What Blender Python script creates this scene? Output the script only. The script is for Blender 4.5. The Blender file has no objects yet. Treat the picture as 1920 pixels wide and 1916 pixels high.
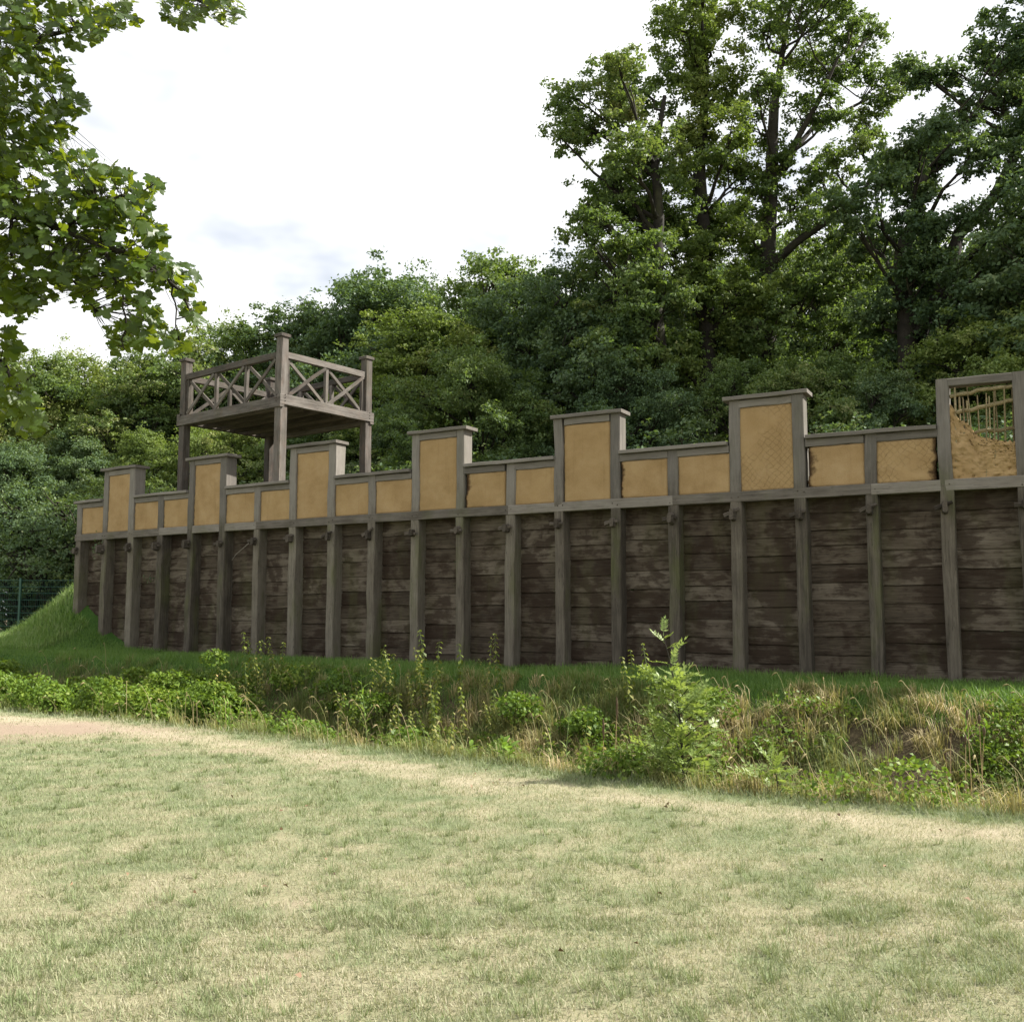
import bpy, math, numpy as np
from mathutils import Matrix, Vector
R_ = math.radians
SC = bpy.context.scene
COL = SC.collection

# ------------------------------------------------------------------ camera
CAM_H = 1.6
F_PX = 1900.0          # focal length in pixels of a 1920 px wide picture
PITCH = 0.101698
cam_d = bpy.data.cameras.new('camera')
cam = bpy.data.objects.new('camera', cam_d)
COL.objects.link(cam)
cam.location = (0, 0, CAM_H)
cam.rotation_euler = (math.pi / 2 + PITCH, 0, 0)
cam_d.sensor_fit = 'HORIZONTAL'
cam_d.sensor_width = 36
cam_d.lens = 36 * F_PX / 1920
cam_d.clip_start = 0.05
cam_d.clip_end = 2000
SC.camera = cam

# ------------------------------------------------------------------ sky, sun, exposure
SUN_AZ, SUN_EL = R_(80), R_(41)     # azimuth clockwise from the view direction
world = bpy.data.worlds.new('World')
SC.world = world
world.use_nodes = True
wn, wl = world.node_tree.nodes, world.node_tree.links
wn.clear()
w_out = wn.new('ShaderNodeOutputWorld')
w_bg = wn.new('ShaderNodeBackground')
w_sky = wn.new('ShaderNodeTexSky')
w_sky.sky_type = 'NISHITA'
w_sky.sun_disc = False
w_sky.sun_elevation = SUN_EL
w_sky.sun_rotation = SUN_AZ
w_sky.air_density = 1.0
w_sky.dust_density = 2.5
w_bg.inputs['Strength'].default_value = 0.065
# broken bright cloud over the sky: noise on the cloud plane
w_tc = wn.new('ShaderNodeTexCoord')
w_sep = wn.new('ShaderNodeSeparateXYZ')
wl.new(w_tc.outputs['Generated'], w_sep.inputs[0])
w_mz = wn.new('ShaderNodeMath'); w_mz.operation = 'MAXIMUM'; w_mz.inputs[1].default_value = 0.0
wl.new(w_sep.outputs['Z'], w_mz.inputs[0])
w_az = wn.new('ShaderNodeMath'); w_az.operation = 'ADD'; w_az.inputs[1].default_value = 0.22
wl.new(w_mz.outputs[0], w_az.inputs[0])
w_cmb = wn.new('ShaderNodeCombineXYZ')
for i, ax in enumerate('XY'):
    d = wn.new('ShaderNodeMath'); d.operation = 'DIVIDE'
    wl.new(w_sep.outputs[ax], d.inputs[0]); wl.new(w_az.outputs[0], d.inputs[1])
    wl.new(d.outputs[0], w_cmb.inputs[i])
w_no = wn.new('ShaderNodeTexNoise')
w_no.inputs['Scale'].default_value = 1.3
w_no.inputs['Detail'].default_value = 5
w_no.inputs['Roughness'].default_value = 0.58
wl.new(w_cmb.outputs[0], w_no.inputs['Vector'])
w_rp = wn.new('ShaderNodeValToRGB')
w_rp.color_ramp.elements[0].position = 0.30; w_rp.color_ramp.elements[0].color = (0.25, 0.25, 0.25, 1)
w_rp.color_ramp.elements[1].position = 0.50; w_rp.color_ramp.elements[1].color = (1, 1, 1, 1)
wl.new(w_no.outputs['Fac'], w_rp.inputs['Fac'])
w_n2 = wn.new('ShaderNodeTexNoise')
w_n2.inputs['Scale'].default_value = 2.1
w_n2.inputs['Detail'].default_value = 4
wl.new(w_cmb.outputs[0], w_n2.inputs['Vector'])
w_r2 = wn.new('ShaderNodeValToRGB')           # cloud brightness: thick grey to thin white
w_r2.color_ramp.elements[0].position = 0.33; w_r2.color_ramp.elements[0].color = (6.9, 7.0, 7.4, 1)
w_r2.color_ramp.elements[1].position = 0.47; w_r2.color_ramp.elements[1].color = (9.0, 9.1, 9.2, 1)
wl.new(w_n2.outputs['Fac'], w_r2.inputs['Fac'])
w_mix = wn.new('ShaderNodeMix'); w_mix.data_type = 'RGBA'
wl.new(w_rp.outputs['Color'], w_mix.inputs['Factor'])
wl.new(w_sky.outputs['Color'], w_mix.inputs['A'])
wl.new(w_r2.outputs['Color'], w_mix.inputs['B'])
wl.new(w_mix.outputs['Result'], w_bg.inputs['Color'])
wl.new(w_bg.outputs[0], w_out.inputs['Surface'])

sun_d = bpy.data.lights.new('sun', 'SUN')
sun_d.energy = 5.0
sun_d.angle = R_(0.55)
sun_d.color = (1.0, 0.95, 0.87)
sun = bpy.data.objects.new('sun', sun_d)
COL.objects.link(sun)
sun_dir = Vector((math.sin(SUN_AZ) * math.cos(SUN_EL), math.cos(SUN_AZ) * math.cos(SUN_EL), math.sin(SUN_EL)))
sun.rotation_euler = (-sun_dir).to_track_quat('-Z', 'Y').to_euler()
sun.location = (30, 10, 40)

SC.view_settings.view_transform = 'Standard'
SC.view_settings.look = 'None'
SC.view_settings.gamma = 1
SC.view_settings.exposure = 1.2
SC.render.engine = 'CYCLES'
cy = SC.cycles
cy.max_bounces = 5; cy.diffuse_bounces = 3; cy.glossy_bounces = 1
cy.transmission_bounces = 4; cy.transparent_max_bounces = 4
cy.use_denoising = True
cy.sample_clamp_indirect = 6

# ------------------------------------------------------------------ geometry helpers
def mesh_np(name, V, F, mat=None, attrs=None, smooth=False):
    """mesh from arrays; all faces have the same corner count; attrs are per-face floats"""
    V = np.asarray(V, np.float32); F = np.asarray(F, np.int32)
    me = bpy.data.meshes.new(name)
    n, (m, k) = len(V), F.shape
    me.vertices.add(n); me.vertices.foreach_set('co', V.ravel())
    me.loops.add(m * k); me.loops.foreach_set('vertex_index', F.ravel())
    me.polygons.add(m); me.polygons.foreach_set('loop_start', np.arange(0, m * k, k, dtype=np.int32))
    if smooth: me.polygons.foreach_set('use_smooth', np.ones(m, bool))
    me.update(calc_edges=True)
    for an, a in (attrs or {}).items():
        at = me.attributes.new(an, 'FLOAT', 'FACE' if len(a) == m else 'POINT')
        at.data.foreach_set('value', np.asarray(a, np.float32))
    if mat: me.materials.append(mat)
    return me

def py_mesh(name, V, F, mat=None):
    me = bpy.data.meshes.new(name)
    me.from_pydata([tuple(v) for v in V], [], [tuple(f) for f in F])
    me.update()
    if mat: me.materials.append(mat)
    return me

WM = {}      # world matrix of every object made here
def link(name, data, M=None, parent=None, label=None, cat=None, group=None, kind=None):
    o = bpy.data.objects.new(name, data)
    COL.objects.link(o)
    M = M or Matrix.Identity(4)
    WM[o.name] = M.copy()
    if parent is not None:
        o.parent = parent
        o.matrix_local = WM[parent.name].inverted() @ M
    else:
        o.matrix_world = M
    if label: o['label'] = label
    if cat: o['category'] = cat
    if group: o['group'] = group
    if kind: o['kind'] = kind
    return o

def frame(p, x, y, z):
    M = Matrix.Identity(4)
    for i, a in enumerate((x, y, z)):
        for j in range(3): M[j][i] = a[j]
    M.translation = Vector(p)
    return M

def unit(v):
    v = np.asarray(v, float); return v / (np.linalg.norm(v, axis=-1, keepdims=True) + 1e-12)

_lat = np.random.default_rng(99).random((256, 256))
def vnoise(x, y, s=1.0, ox=0.0, oct=3):
    """smooth value noise 0..1"""
    out = 0; amp = 1; tot = 0
    x = np.asarray(x, float) / s + ox + 500; y = np.asarray(y, float) / s + ox * 1.7 + 500
    for o in range(oct):
        xi = np.floor(x).astype(int); yi = np.floor(y).astype(int)
        fx = x - xi; fy = y - yi
        fx = fx * fx * (3 - 2 * fx); fy = fy * fy * (3 - 2 * fy)
        a = _lat[xi % 256, yi % 256]; b = _lat[(xi + 1) % 256, yi % 256]
        c = _lat[xi % 256, (yi + 1) % 256]; d = _lat[(xi + 1) % 256, (yi + 1) % 256]
        out = out + amp * ((a * (1 - fx) + b * fx) * (1 - fy) + (c * (1 - fx) + d * fx) * fy)
        tot += amp; amp *= 0.5; x = x * 2.03 + 17; y = y * 2.03 + 31
    return out / tot

def sstep(a, b, x):
    t = np.clip((x - a) / (b - a), 0, 1); return t * t * (3 - 2 * t)

def at(px, py, Y):
    """the point at depth Y that the photograph shows at this pixel (survey of the site)"""
    u = (px - 960) / F_PX; v = -(py - 958) / F_PX
    c, s = math.cos(PITCH), math.sin(PITCH)
    d = np.array([u, c - v * s, s + v * c])
    return d * (Y / d[1]) + np.array([0, 0, CAM_H])

class Acc:
    """collects quads of many pieces for one mesh"""
    def __init__(s): s.V = []; s.F = []; s.T = []; s.n = 0
    def add(s, V, F, t=0.5):
        s.V.append(np.asarray(V, np.float32)); s.F.append(np.asarray(F, np.int64) + s.n); s.n += len(V)
        s.T.append(np.full(len(F), t, np.float32) if np.isscalar(t) else np.asarray(t, np.float32))
    def mesh(s, name, mat, smooth=False):
        return mesh_np(name, np.concatenate(s.V), np.concatenate(s.F), mat, {'tint': np.concatenate(s.T)}, smooth)

def tube(path, rad, sides=6):
    P = np.asarray(path, float); k = len(P)
    rad = np.broadcast_to(np.asarray(rad, float), (k,))
    T = unit(np.gradient(P, axis=0))
    ref = np.array([0.31, 0.17, 0.93]) if abs(T[0][2]) < 0.85 else np.array([0.9, 0.2, 0.1])
    A = unit(np.cross(T, ref)); B = np.cross(T, A)
    an = np.arange(sides) * 2 * math.pi / sides
    V = (P[:, None] + rad[:, None, None] * (np.cos(an)[None, :, None] * A[:, None] + np.sin(an)[None, :, None] * B[:, None])).reshape(-1, 3)
    i = np.arange(k - 1)[:, None] * sides; j = np.arange(sides)[None]; j2 = (j + 1) % sides
    F = np.stack([i + j, i + j2, i + sides + j2, i + sides + j], -1).reshape(-1, 4)
    return V, F

def bez(p0, p1, p2, n):
    t = np.linspace(0, 1, n)[:, None]
    return (1 - t) ** 2 * np.asarray(p0) + 2 * t * (1 - t) * np.asarray(p1) + t * t * np.asarray(p2)

def leaf_quads(P, N, L, W, rng, fold=0.12, T=None):
    """folded rhombic leaves: base, side, tip, side"""
    n = len(P)
    if T is None: T = rng.normal(size=(n, 3))
    T = unit(T - (T * N).sum(1, keepdims=True) * N)
    B = np.cross(N, T)
    L = np.broadcast_to(L, (n,))[:, None]; W = np.broadcast_to(W, (n,))[:, None]
    V = np.stack([P - T * L * .5, P + B * W * .5 + N * L * fold + T * L * .05, P + T * L * .5 - N * L * fold * .5, P - B * W * .5 + N * L * fold + T * L * .05], 1)
    F = np.arange(n * 4).reshape(n, 4)
    return V.reshape(-1, 3), F

def blades(P, h, w, lean, rng, az=None, two=False):
    """grass blades as tapering quads (two: bent in the middle)"""
    n = len(P)
    az = rng.random(n) * 2 * math.pi if az is None else az
    h = np.broadcast_to(h, (n,)); w = np.broadcast_to(w, (n,)); lean = np.broadcast_to(lean, (n,))
    D = np.stack([np.cos(az), np.sin(az), np.zeros(n)], 1)
    fa = az + math.pi / 2 + rng.normal(size=n) * .6
    S = np.stack([np.cos(fa), np.sin(fa), np.zeros(n)], 1) * (w / 2)[:, None]
    up = np.array([0, 0, 1.0])
    tip = P + up * (h * np.cos(lean))[:, None] + D * (h * np.sin(lean))[:, None]
    if not two:
        V = np.stack([P - S, P + S, tip + S * .25, tip - S * .25], 1).reshape(-1, 3)
        return V, np.arange(n * 4).reshape(n, 4)
    mid = P + up * (h * .62 * np.cos(lean * .35))[:, None] + D * (h * .62 * np.sin(lean * .35))[:, None]
    V = np.stack([P - S, P + S, mid + S * .8, mid - S * .8, tip + S * .12, tip - S * .12], 1).reshape(-1, 3)
    b = np.arange(n)[:, None] * 6
    return V, np.concatenate([b + np.array([[0, 1, 2, 3]]), b + np.array([[3, 2, 4, 5]])], 1).reshape(-1, 4)

# ------------------------------------------------------------------ materials
MATS = {}
def new_mat(name):
    m = bpy.data.materials.new(name); m.use_nodes = True
    nt = m.node_tree; nt.nodes.clear()
    out = nt.nodes.new('ShaderNodeOutputMaterial')
    MATS[name] = m
    return m, nt, out
def nd(nt, t, **kw):
    n = nt.nodes.new(t)
    for k, v in kw.items(): setattr(n, k, v)
    return n
def ramp(nt, fac, stops):
    r = nd(nt, 'ShaderNodeValToRGB'); e = r.color_ramp.elements
    while len(e) < len(stops): e.new(0.5)
    for q, (p, c) in zip(e, stops): q.position = p; q.color = (*c, 1)
    nt.links.new(fac, r.inputs['Fac']); return r.outputs['Color']
def noise(nt, vec, scale, detail=4, rough=0.55, dist=0.0):
    n = nd(nt, 'ShaderNodeTexNoise'); n.inputs['Scale'].default_value = scale
    n.inputs['Detail'].default_value = detail; n.inputs['Roughness'].default_value = rough
    n.inputs['Distortion'].default_value = dist
    if vec is not None: nt.links.new(vec, n.inputs['Vector'])
    return n.outputs['Fac']
def mapping(nt, vec, scale=(1, 1, 1), loc=None):
    m = nd(nt, 'ShaderNodeMapping'); m.inputs['Scale'].default_value = scale
    nt.links.new(vec, m.inputs['Vector'])
    if loc is not None: nt.links.new(loc, m.inputs['Location'])
    return m.outputs['Vector']
def mixc(nt, fac, a, b, mode='MIX'):
    m = nd(nt, 'ShaderNodeMix', data_type='RGBA', blend_type=mode)
    for s, v in (('Factor', fac), ('A', a), ('B', b)):
        if isinstance(v, bpy.types.NodeSocket): nt.links.new(v, m.inputs[s])
        elif s == 'Factor': m.inputs[s].default_value = v
        else: m.inputs[s].default_value = (*v, 1)
    return m.outputs['Result']
def mth(nt, op, a, b=None):
    m = nd(nt, 'ShaderNodeMath', operation=op)
    for i, v in enumerate((a, b)):
        if v is None: continue
        if isinstance(v, bpy.types.NodeSocket): nt.links.new(v, m.inputs[i])
        else: m.inputs[i].default_value = v
    return m.outputs[0]
def attr(nt, name):
    return nd(nt, 'ShaderNodeAttribute', attribute_name=name).outputs['Fac']
def bump(nt, h, strength, dist):
    b = nd(nt, 'ShaderNodeBump'); b.inputs['Strength'].default_value = strength
    b.inputs['Distance'].default_value = dist; nt.links.new(h, b.inputs['Height']); return b.outputs['Normal']
def bsdf(nt, out, col, rough=0.8, nrm=None, spec=0.3):
    p = nd(nt, 'ShaderNodeBsdfPrincipled')
    if isinstance(col, bpy.types.NodeSocket): nt.links.new(col, p.inputs['Base Color'])
    else: p.inputs['Base Color'].default_value = (*col, 1)
    if isinstance(rough, bpy.types.NodeSocket): nt.links.new(rough, p.inputs['Roughness'])
    else: p.inputs['Roughness'].default_value = rough
    p.inputs['Specular IOR Level'].default_value = spec
    if nrm is not None: nt.links.new(nrm, p.inputs['Normal'])
    if out is not None: nt.links.new(p.outputs[0], out.inputs['Surface'])
    return p

def leaf_mat(name, stops, trans=0.35, tcol=(0.16, 0.24, 0.02), rough=0.5, spec=0.16, patch=0.35):
    m, nt, out = new_mat(name)
    g = nd(nt, 'ShaderNodeNewGeometry')
    f = attr(nt, 'tint')
    oi = nd(nt, 'ShaderNodeObjectInfo')
    big = noise(nt, g.outputs['Position'], patch, 2)
    f2 = mth(nt, 'ADD', mth(nt, 'MULTIPLY', f, 0.7), mth(nt, 'SUBTRACT', mth(nt, 'MULTIPLY', big, 0.9), 0.28))
    f2 = mth(nt, 'ADD', f2, mth(nt, 'MULTIPLY', mth(nt, 'SUBTRACT', oi.outputs['Random'], 0.5), 0.22))
    c = ramp(nt, f2, stops)
    p = bsdf(nt, None, c, rough, None, spec)
    t = nd(nt, 'ShaderNodeBsdfTranslucent')
    nt.links.new(mixc(nt, 0.55, mixc(nt, 1.0, c, (1.5, 1.5, 0.8), 'MULTIPLY'), tcol), t.inputs['Color'])
    mx = nd(nt, 'ShaderNodeMixShader'); mx.inputs[0].default_value = trans
    nt.links.new(p.outputs[0], mx.inputs[1]); nt.links.new(t.outputs[0], mx.inputs[2])
    nt.links.new(mx.outputs[0], out.inputs['Surface'])
    return m

LEAF_OAK = leaf_mat('oak_leaf', [(0.0, (0.058, 0.096, 0.037)), (.5, (0.116, 0.173, 0.063)), (.8, (0.197, 0.240, 0.090)), (1, (0.304, 0.294, 0.150))], .36)
LEAF_DARK = leaf_mat('dark_leaf', [(0.0, (0.050, 0.088, 0.046)), (.5, (0.097, 0.152, 0.075)), (.85, (0.164, 0.212, 0.102)), (1, (0.249, 0.254, 0.137))], .28)
LEAF_YEL = leaf_mat('yellow_green_leaf', [(0.0, (0.078, 0.122, 0.037)), (.5, (0.165, 0.220, 0.063)), (.8, (0.263, 0.294, 0.096)), (1, (0.370, 0.333, 0.168))], .33)
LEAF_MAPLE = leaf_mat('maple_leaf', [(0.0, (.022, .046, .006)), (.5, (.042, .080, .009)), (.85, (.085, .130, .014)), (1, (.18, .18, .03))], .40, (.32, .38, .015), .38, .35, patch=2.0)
LEAF_BRAMBLE = leaf_mat('bramble_leaf', [(0.0, (0.054, 0.106, 0.016)), (.5, (0.127, 0.200, 0.029)), (.85, (0.228, 0.276, 0.050)), (1, (0.377, 0.301, 0.078))], .3, patch=1.2)
LEAF_NETTLE = leaf_mat('nettle_leaf', [(0.0, (0.067, 0.106, 0.022)), (.45, (0.157, 0.190, 0.039)), (.8, (0.280, 0.258, 0.078)), (1, (0.403, 0.291, 0.123))], .3, patch=1.5)
LEAF_SAPLING = leaf_mat('sapling_leaf', [(0.0, (.120, .185, .045)), (.5, (.20, .275, .075)), (1, (.29, .345, .13))], .36, (.34, .42, .07), .42, .30, patch=2.0)
LEAF_BRIGHT = leaf_mat('bright_herb_leaf', [(0.0, (0.102, 0.187, 0.030)), (.5, (0.170, 0.281, 0.043)), (1, (0.272, 0.340, 0.076))], .35, (0.212, 0.340, 0.034), patch=2.0)
GRASS_LAWN = leaf_mat('lawn_blade', [(0.0, (0.134, 0.188, 0.067)), (.30, (0.204, 0.245, 0.120)), (.60, (0.293, 0.298, 0.182)), (1, (0.403, 0.365, 0.265))], .2, (0.259, 0.280, 0.114), .6, .2, patch=11.0)
GRASS_BERM = leaf_mat('berm_blade', [(0.0, (0.068, 0.130, 0.027)), (.5, (0.111, 0.192, 0.042)), (.85, (0.185, 0.250, 0.074)), (1, (0.334, 0.312, 0.148))], .3, (0.198, 0.354, 0.036), .5, .25, patch=1.2)
GRASS_MOUND = leaf_mat('mound_blade', [(0.0, (.10, .19, .04)), (.5, (.16, .26, .065)), (1, (.28, .33, .14))], .3, (.22, .38, .06), .5, .25, patch=1.2)
GRASS_DRY = leaf_mat('dry_blade', [(0.0, (.075, .125, .030)), (.35, (.165, .185, .060)), (.65, (.30, .255, .120)), (1, (.44, .35, .20))], .25, (.35, .32, .1), .6, .2, patch=1.3)

def wood_mat(name, dark, mid, light, stain=None, algae=0.0, grain=1.0, rust=0.0, silver=None):
    """weathered oak; local X runs along the grain"""
    m, nt, out = new_mat(name)
    tc = nd(nt, 'ShaderNodeTexCoord'); oi = nd(nt, 'ShaderNodeObjectInfo')
    cx = nd(nt, 'ShaderNodeCombineXYZ')
    nt.links.new(mth(nt, 'MULTIPLY', oi.outputs['Random'], 37.0), cx.inputs[0])
    nt.links.new(mth(nt, 'MULTIPLY', oi.outputs['Random'], 91.0), cx.inputs[1])
    off = cx.outputs[0]
    ob = tc.outputs['Object']
    g1 = noise(nt, mapping(nt, ob, (1.6, 34, 34), off), 1.0, 5, 0.62, 0.4)
    g2 = noise(nt, mapping(nt, ob, (4.0, 110, 110), off), 1.0, 3, 0.6)
    bl = noise(nt, mapping(nt, ob, (2.2, 4, 4), off), 1.0, 4, 0.6)
    v = mth(nt, 'ADD', mth(nt, 'MULTIPLY', g1, .6), mth(nt, 'MULTIPLY', bl, .45))
    v = mth(nt, 'ADD', v, mth(nt, 'MULTIPLY', mth(nt, 'SUBTRACT', oi.outputs['Random'], .5), .36))
    c = ramp(nt, v, [(.30, dark), (.52, mid), (.78, light)])
    c = mixc(nt, mth(nt, 'MULTIPLY', sramp(nt, g2, .56, .72), .5), c, dark)
    ck = noise(nt, mapping(nt, ob, (.9, 26, 26), off), 1.0, 2, .5, .15)
    crack = sramp(nt, mth(nt, 'ABSOLUTE', mth(nt, 'SUBTRACT', ck, .56)), .012, .0)
    c = mixc(nt, mth(nt, 'MULTIPLY', crack, .7), c, [q * .3 for q in dark])
    if stain:      # water stains with ragged outlines
        ge = nd(nt, 'ShaderNodeNewGeometry')
        s = noise(nt, mapping(nt, ge.outputs['Position'], (1.5, 1.5, 1.25)), 1.0, 5, 0.6, 0.7)
        s2 = noise(nt, mapping(nt, ob, (3.0, 9, 9), off), 1.0, 4, 0.6, 0.3)
        s = mth(nt, 'ADD', mth(nt, 'MULTIPLY', s, .55), mth(nt, 'MULTIPLY', s2, .45))
        fac = mth(nt, 'MULTIPLY', sramp(nt, s, .45, .56), .76)
        c = mixc(nt, fac, c, stain)
    if rust:
        s = noise(nt, mapping(nt, ob, (3, 6, 6), off), 1.3, 4, 0.6, 0.3)
        c = mixc(nt, mth(nt, 'MULTIPLY', sramp(nt, s, .48, .7), rust), c, (.20, .10, .06))
    if algae:
        ge = nd(nt, 'ShaderNodeNewGeometry'); sx = nd(nt, 'ShaderNodeSeparateXYZ')
        nt.links.new(ge.outputs['Position'], sx.inputs[0])
        a = noise(nt, mapping(nt, ge.outputs['Position'], (2.5, 2.5, .7)), 1.0, 4, 0.6)
        c = mixc(nt, mth(nt, 'MULTIPLY', sramp(nt, a, .48, .72), algae), c, (.085, .095, .030))
    if silver:
        gz = nd(nt, 'ShaderNodeNewGeometry'); sz = nd(nt, 'ShaderNodeSeparateXYZ'); nt.links.new(gz.outputs['Position'], sz.inputs[0])
        sv = mth(nt, 'ADD', sz.outputs['Z'], mth(nt, 'MULTIPLY', bl, .8))
        grey = ramp(nt, v, [(.30, [q * .75 for q in silver]), (.75, [q * 1.35 for q in silver])])
        c = mixc(nt, mth(nt, 'MULTIPLY', sramp(nt, sv, 3.6, 4.6), .72), c, mixc(nt, mth(nt, 'MULTIPLY', g2, .5), grey, dark))
    h = mth(nt, 'SUBTRACT', mth(nt, 'ADD', mth(nt, 'MULTIPLY', g1, .6), mth(nt, 'MULTIPLY', g2, .5)), mth(nt, 'MULTIPLY', crack, .8))
    bsdf(nt, out, c, .85, bump(nt, h, .55 * grain, .006), .2)
    return m
def sramp(nt, v, a, b):
    m = nd(nt, 'ShaderNodeMapRange', interpolation_type='SMOOTHSTEP')
    nt.links.new(v, m.inputs['Value']); m.inputs['From Min'].default_value = a; m.inputs['From Max'].default_value = b
    return m.outputs['Result']

WOOD_POST = wood_mat('weathered_post_wood', (0.058, 0.049, 0.038), (0.121, 0.103, 0.080), (0.186, 0.166, 0.131), None, .55, silver=(.205, .190, .172))
WOOD_PLANK = wood_mat('stained_plank_wood', (.040, .030, .021), (.092, .072, .052), (.165, .138, .106), (.026, .015, .009), .22)
WOOD_FRAME = wood_mat('grey_frame_wood', (0.077, 0.065, 0.052), (0.148, 0.129, 0.107), (0.230, 0.207, 0.177), None, .30, silver=(.185, .170, .152))
WOOD_TOWER = wood_mat('tower_wood', (.040, .035, .029), (.088, .077, .066), (.172, .155, .138), None, .15, 1.0, .12)
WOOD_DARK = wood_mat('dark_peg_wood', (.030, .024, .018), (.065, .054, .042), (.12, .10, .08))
HAZEL = wood_mat('hazel_rod', (.10, .075, .040), (.20, .16, .085), (.30, .25, .15), None, .5)
BARK = wood_mat('bark', (0.011, 0.009, 0.007), (0.027, 0.023, 0.018), (0.056, 0.050, 0.039), None, .30)
def plain(name, col, rough=.7, spec=.3):
    m, nt, out = new_mat(name)
    tc = nd(nt, 'ShaderNodeTexCoord')
    n = noise(nt, tc.outputs['Object'], 9, 4)
    bsdf(nt, out, mixc(nt, n, [c * .75 for c in col], [c * 1.2 for c in col]), rough, None, spec); return m
FENCE_GREEN = plain('green_fence_coating', (.020, .075, .048), .45, .5)
STEM_GREEN = plain('green_stem', (.12, .17, .05))
STEM_DRY = plain('dry_stem', (.36, .25, .13))
SEED_BROWN = plain('brown_seed_head', (.085, .055, .030))
FLOWER = plain('purple_flower', (.35, .06, .30))
IRON = plain('iron', (.045, .035, .03), .6)

def daub_mat(name, scored=False, dirty=0.0):
    m, nt, out = new_mat(name)
    tc = nd(nt, 'ShaderNodeTexCoord'); ob = tc.outputs['Object']; oi = nd(nt, 'ShaderNodeObjectInfo')
    cx = nd(nt, 'ShaderNodeCombineXYZ'); nt.links.new(mth(nt, 'MULTIPLY', oi.outputs['Random'], 53.0), cx.inputs[0])
    v = mapping(nt, ob, (1, 1, 1), cx.outputs[0])
    a = noise(nt, v, 2.2, 5, .6); b = noise(nt, v, 55, 4, .7); d = noise(nt, v, 7, 5, .65)
    c = ramp(nt, mth(nt, 'ADD', mth(nt, 'MULTIPLY', a, .65), mth(nt, 'MULTIPLY', b, .35)), [(.30, (0.238, 0.153, 0.068)), (.5, (0.325, 0.219, 0.108)), (.72, (0.397, 0.286, 0.159))])
    c = mixc(nt, mth(nt, 'MULTIPLY', sramp(nt, d, .55, .75), .35), c, (.30, .19, .08))
    c = mixc(nt, mth(nt, 'MULTIPLY', oi.outputs['Random'], .38), c, (.30, .205, .095))
    h = mth(nt, 'ADD', mth(nt, 'MULTIPLY', b, .5), mth(nt, 'MULTIPLY', d, .8))
    edge = attr(nt, 'edge')
    c = mixc(nt, sramp(nt, mth(nt, 'ADD', edge, mth(nt, 'MULTIPLY', mth(nt, 'SUBTRACT', d, .5), 1.2)), .35, .85), c, (.070, .042, .022))
    rn = noise(nt, mapping(nt, v, (9, 9, .8)), 1.0, 4, .6)
    c = mixc(nt, mth(nt, 'MULTIPLY', sramp(nt, rn, .52, .72), .30), c, (.21, .135, .06))
    pt = noise(nt, mapping(nt, v, (1, 1, 1)), 1.1, 2, .5, .6)
    c = mixc(nt, mth(nt, 'MULTIPLY', sramp(nt, pt, .56, .60), .12), c, (.47, .335, .165))
    if scored:     # lattice of scratched lines, as keyed into the wet daub
        sx = nd(nt, 'ShaderNodeSeparateXYZ'); w = mapping(nt, ob, (1, 1, 1)); nt.links.new(w, sx.inputs[0])
        ws = None
        for sg in (1, -1):
            t = mth(nt, 'ADD', mth(nt, 'MULTIPLY', sx.outputs['X'], 8.5), mth(nt, 'MULTIPLY', sx.outputs['Z'], 8.5 * sg))
            t = mth(nt, 'ADD', t, mth(nt, 'MULTIPLY', a, 3.2))
            l = mth(nt, 'PINGPONG', t, .5)
            l = mth(nt, 'SUBTRACT', 1.0, sramp(nt, l, .0, .06))
            ws = l if ws is None else mth(nt, 'MAXIMUM', ws, l)
        msk = sramp(nt, noise(nt, v, 1.5, 2), .40, .50)
        ws = mth(nt, 'MULTIPLY', ws, msk)
        c = mixc(nt, mth(nt, 'MULTIPLY', ws, .15), c, (.20, .115, .04))
        h = mth(nt, 'SUBTRACT', h, mth(nt, 'MULTIPLY', ws, 1.5))
    bsdf(nt, out, c, .95, bump(nt, h, .6, .012), .1)
    return m
DAUB = daub_mat('ochre_daub'); DAUB_SC = daub_mat('scored_ochre_daub', True)

def ground_mat():
    m, nt, out = new_mat('ground')
    g = nd(nt, 'ShaderNodeNewGeometry'); P = g.outputs['Position']
    n1 = noise(nt, P, 26, 6, .7); n2 = noise(nt, P, 130, 4, .7); n3 = noise(nt, P, 3.0, 5, .6)
    dry = attr(nt, 'dry'); lush = attr(nt, 'lush'); soil = attr(nt, 'soil'); bare = attr(nt, 'bare')
    f = mth(nt, 'ADD', mth(nt, 'MULTIPLY', dry, .75), mth(nt, 'SUBTRACT', mth(nt, 'MULTIPLY', n1, .6), .2))
    f = mth(nt, 'ADD', f, mth(nt, 'SUBTRACT', mth(nt, 'MULTIPLY', n2, .3), .15))
    c = ramp(nt, f, [(.05, (0.102, 0.137, 0.062)), (.33, (0.178, 0.199, 0.106)), (.55, (0.275, 0.257, 0.156)), (.9, (0.397, 0.342, 0.243))])
    gl = ramp(nt, n1, [(.3, (.030, .075, .014)), (.7, (.065, .125, .026))])
    c = mixc(nt, lush, c, gl)
    sl = ramp(nt, n1, [(.3, (.045, .036, .022)), (.7, (.12, .095, .055))])
    c = mixc(nt, soil, c, sl)
    br = ramp(nt, mth(nt, 'ADD', mth(nt, 'MULTIPLY', n1, .5), mth(nt, 'MULTIPLY', n2, .5)), [(.3, (0.225, 0.169, 0.124)), (.7, (0.352, 0.274, 0.206))])
    c = mixc(nt, bare, c, br)
    h = mth(nt, 'ADD', n1, mth(nt, 'MULTIPLY', n2, .6))
    bsdf(nt, out, c, .95, bump(nt, h, .7, .03), .1)
    return m
GROUND = ground_mat()

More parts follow.
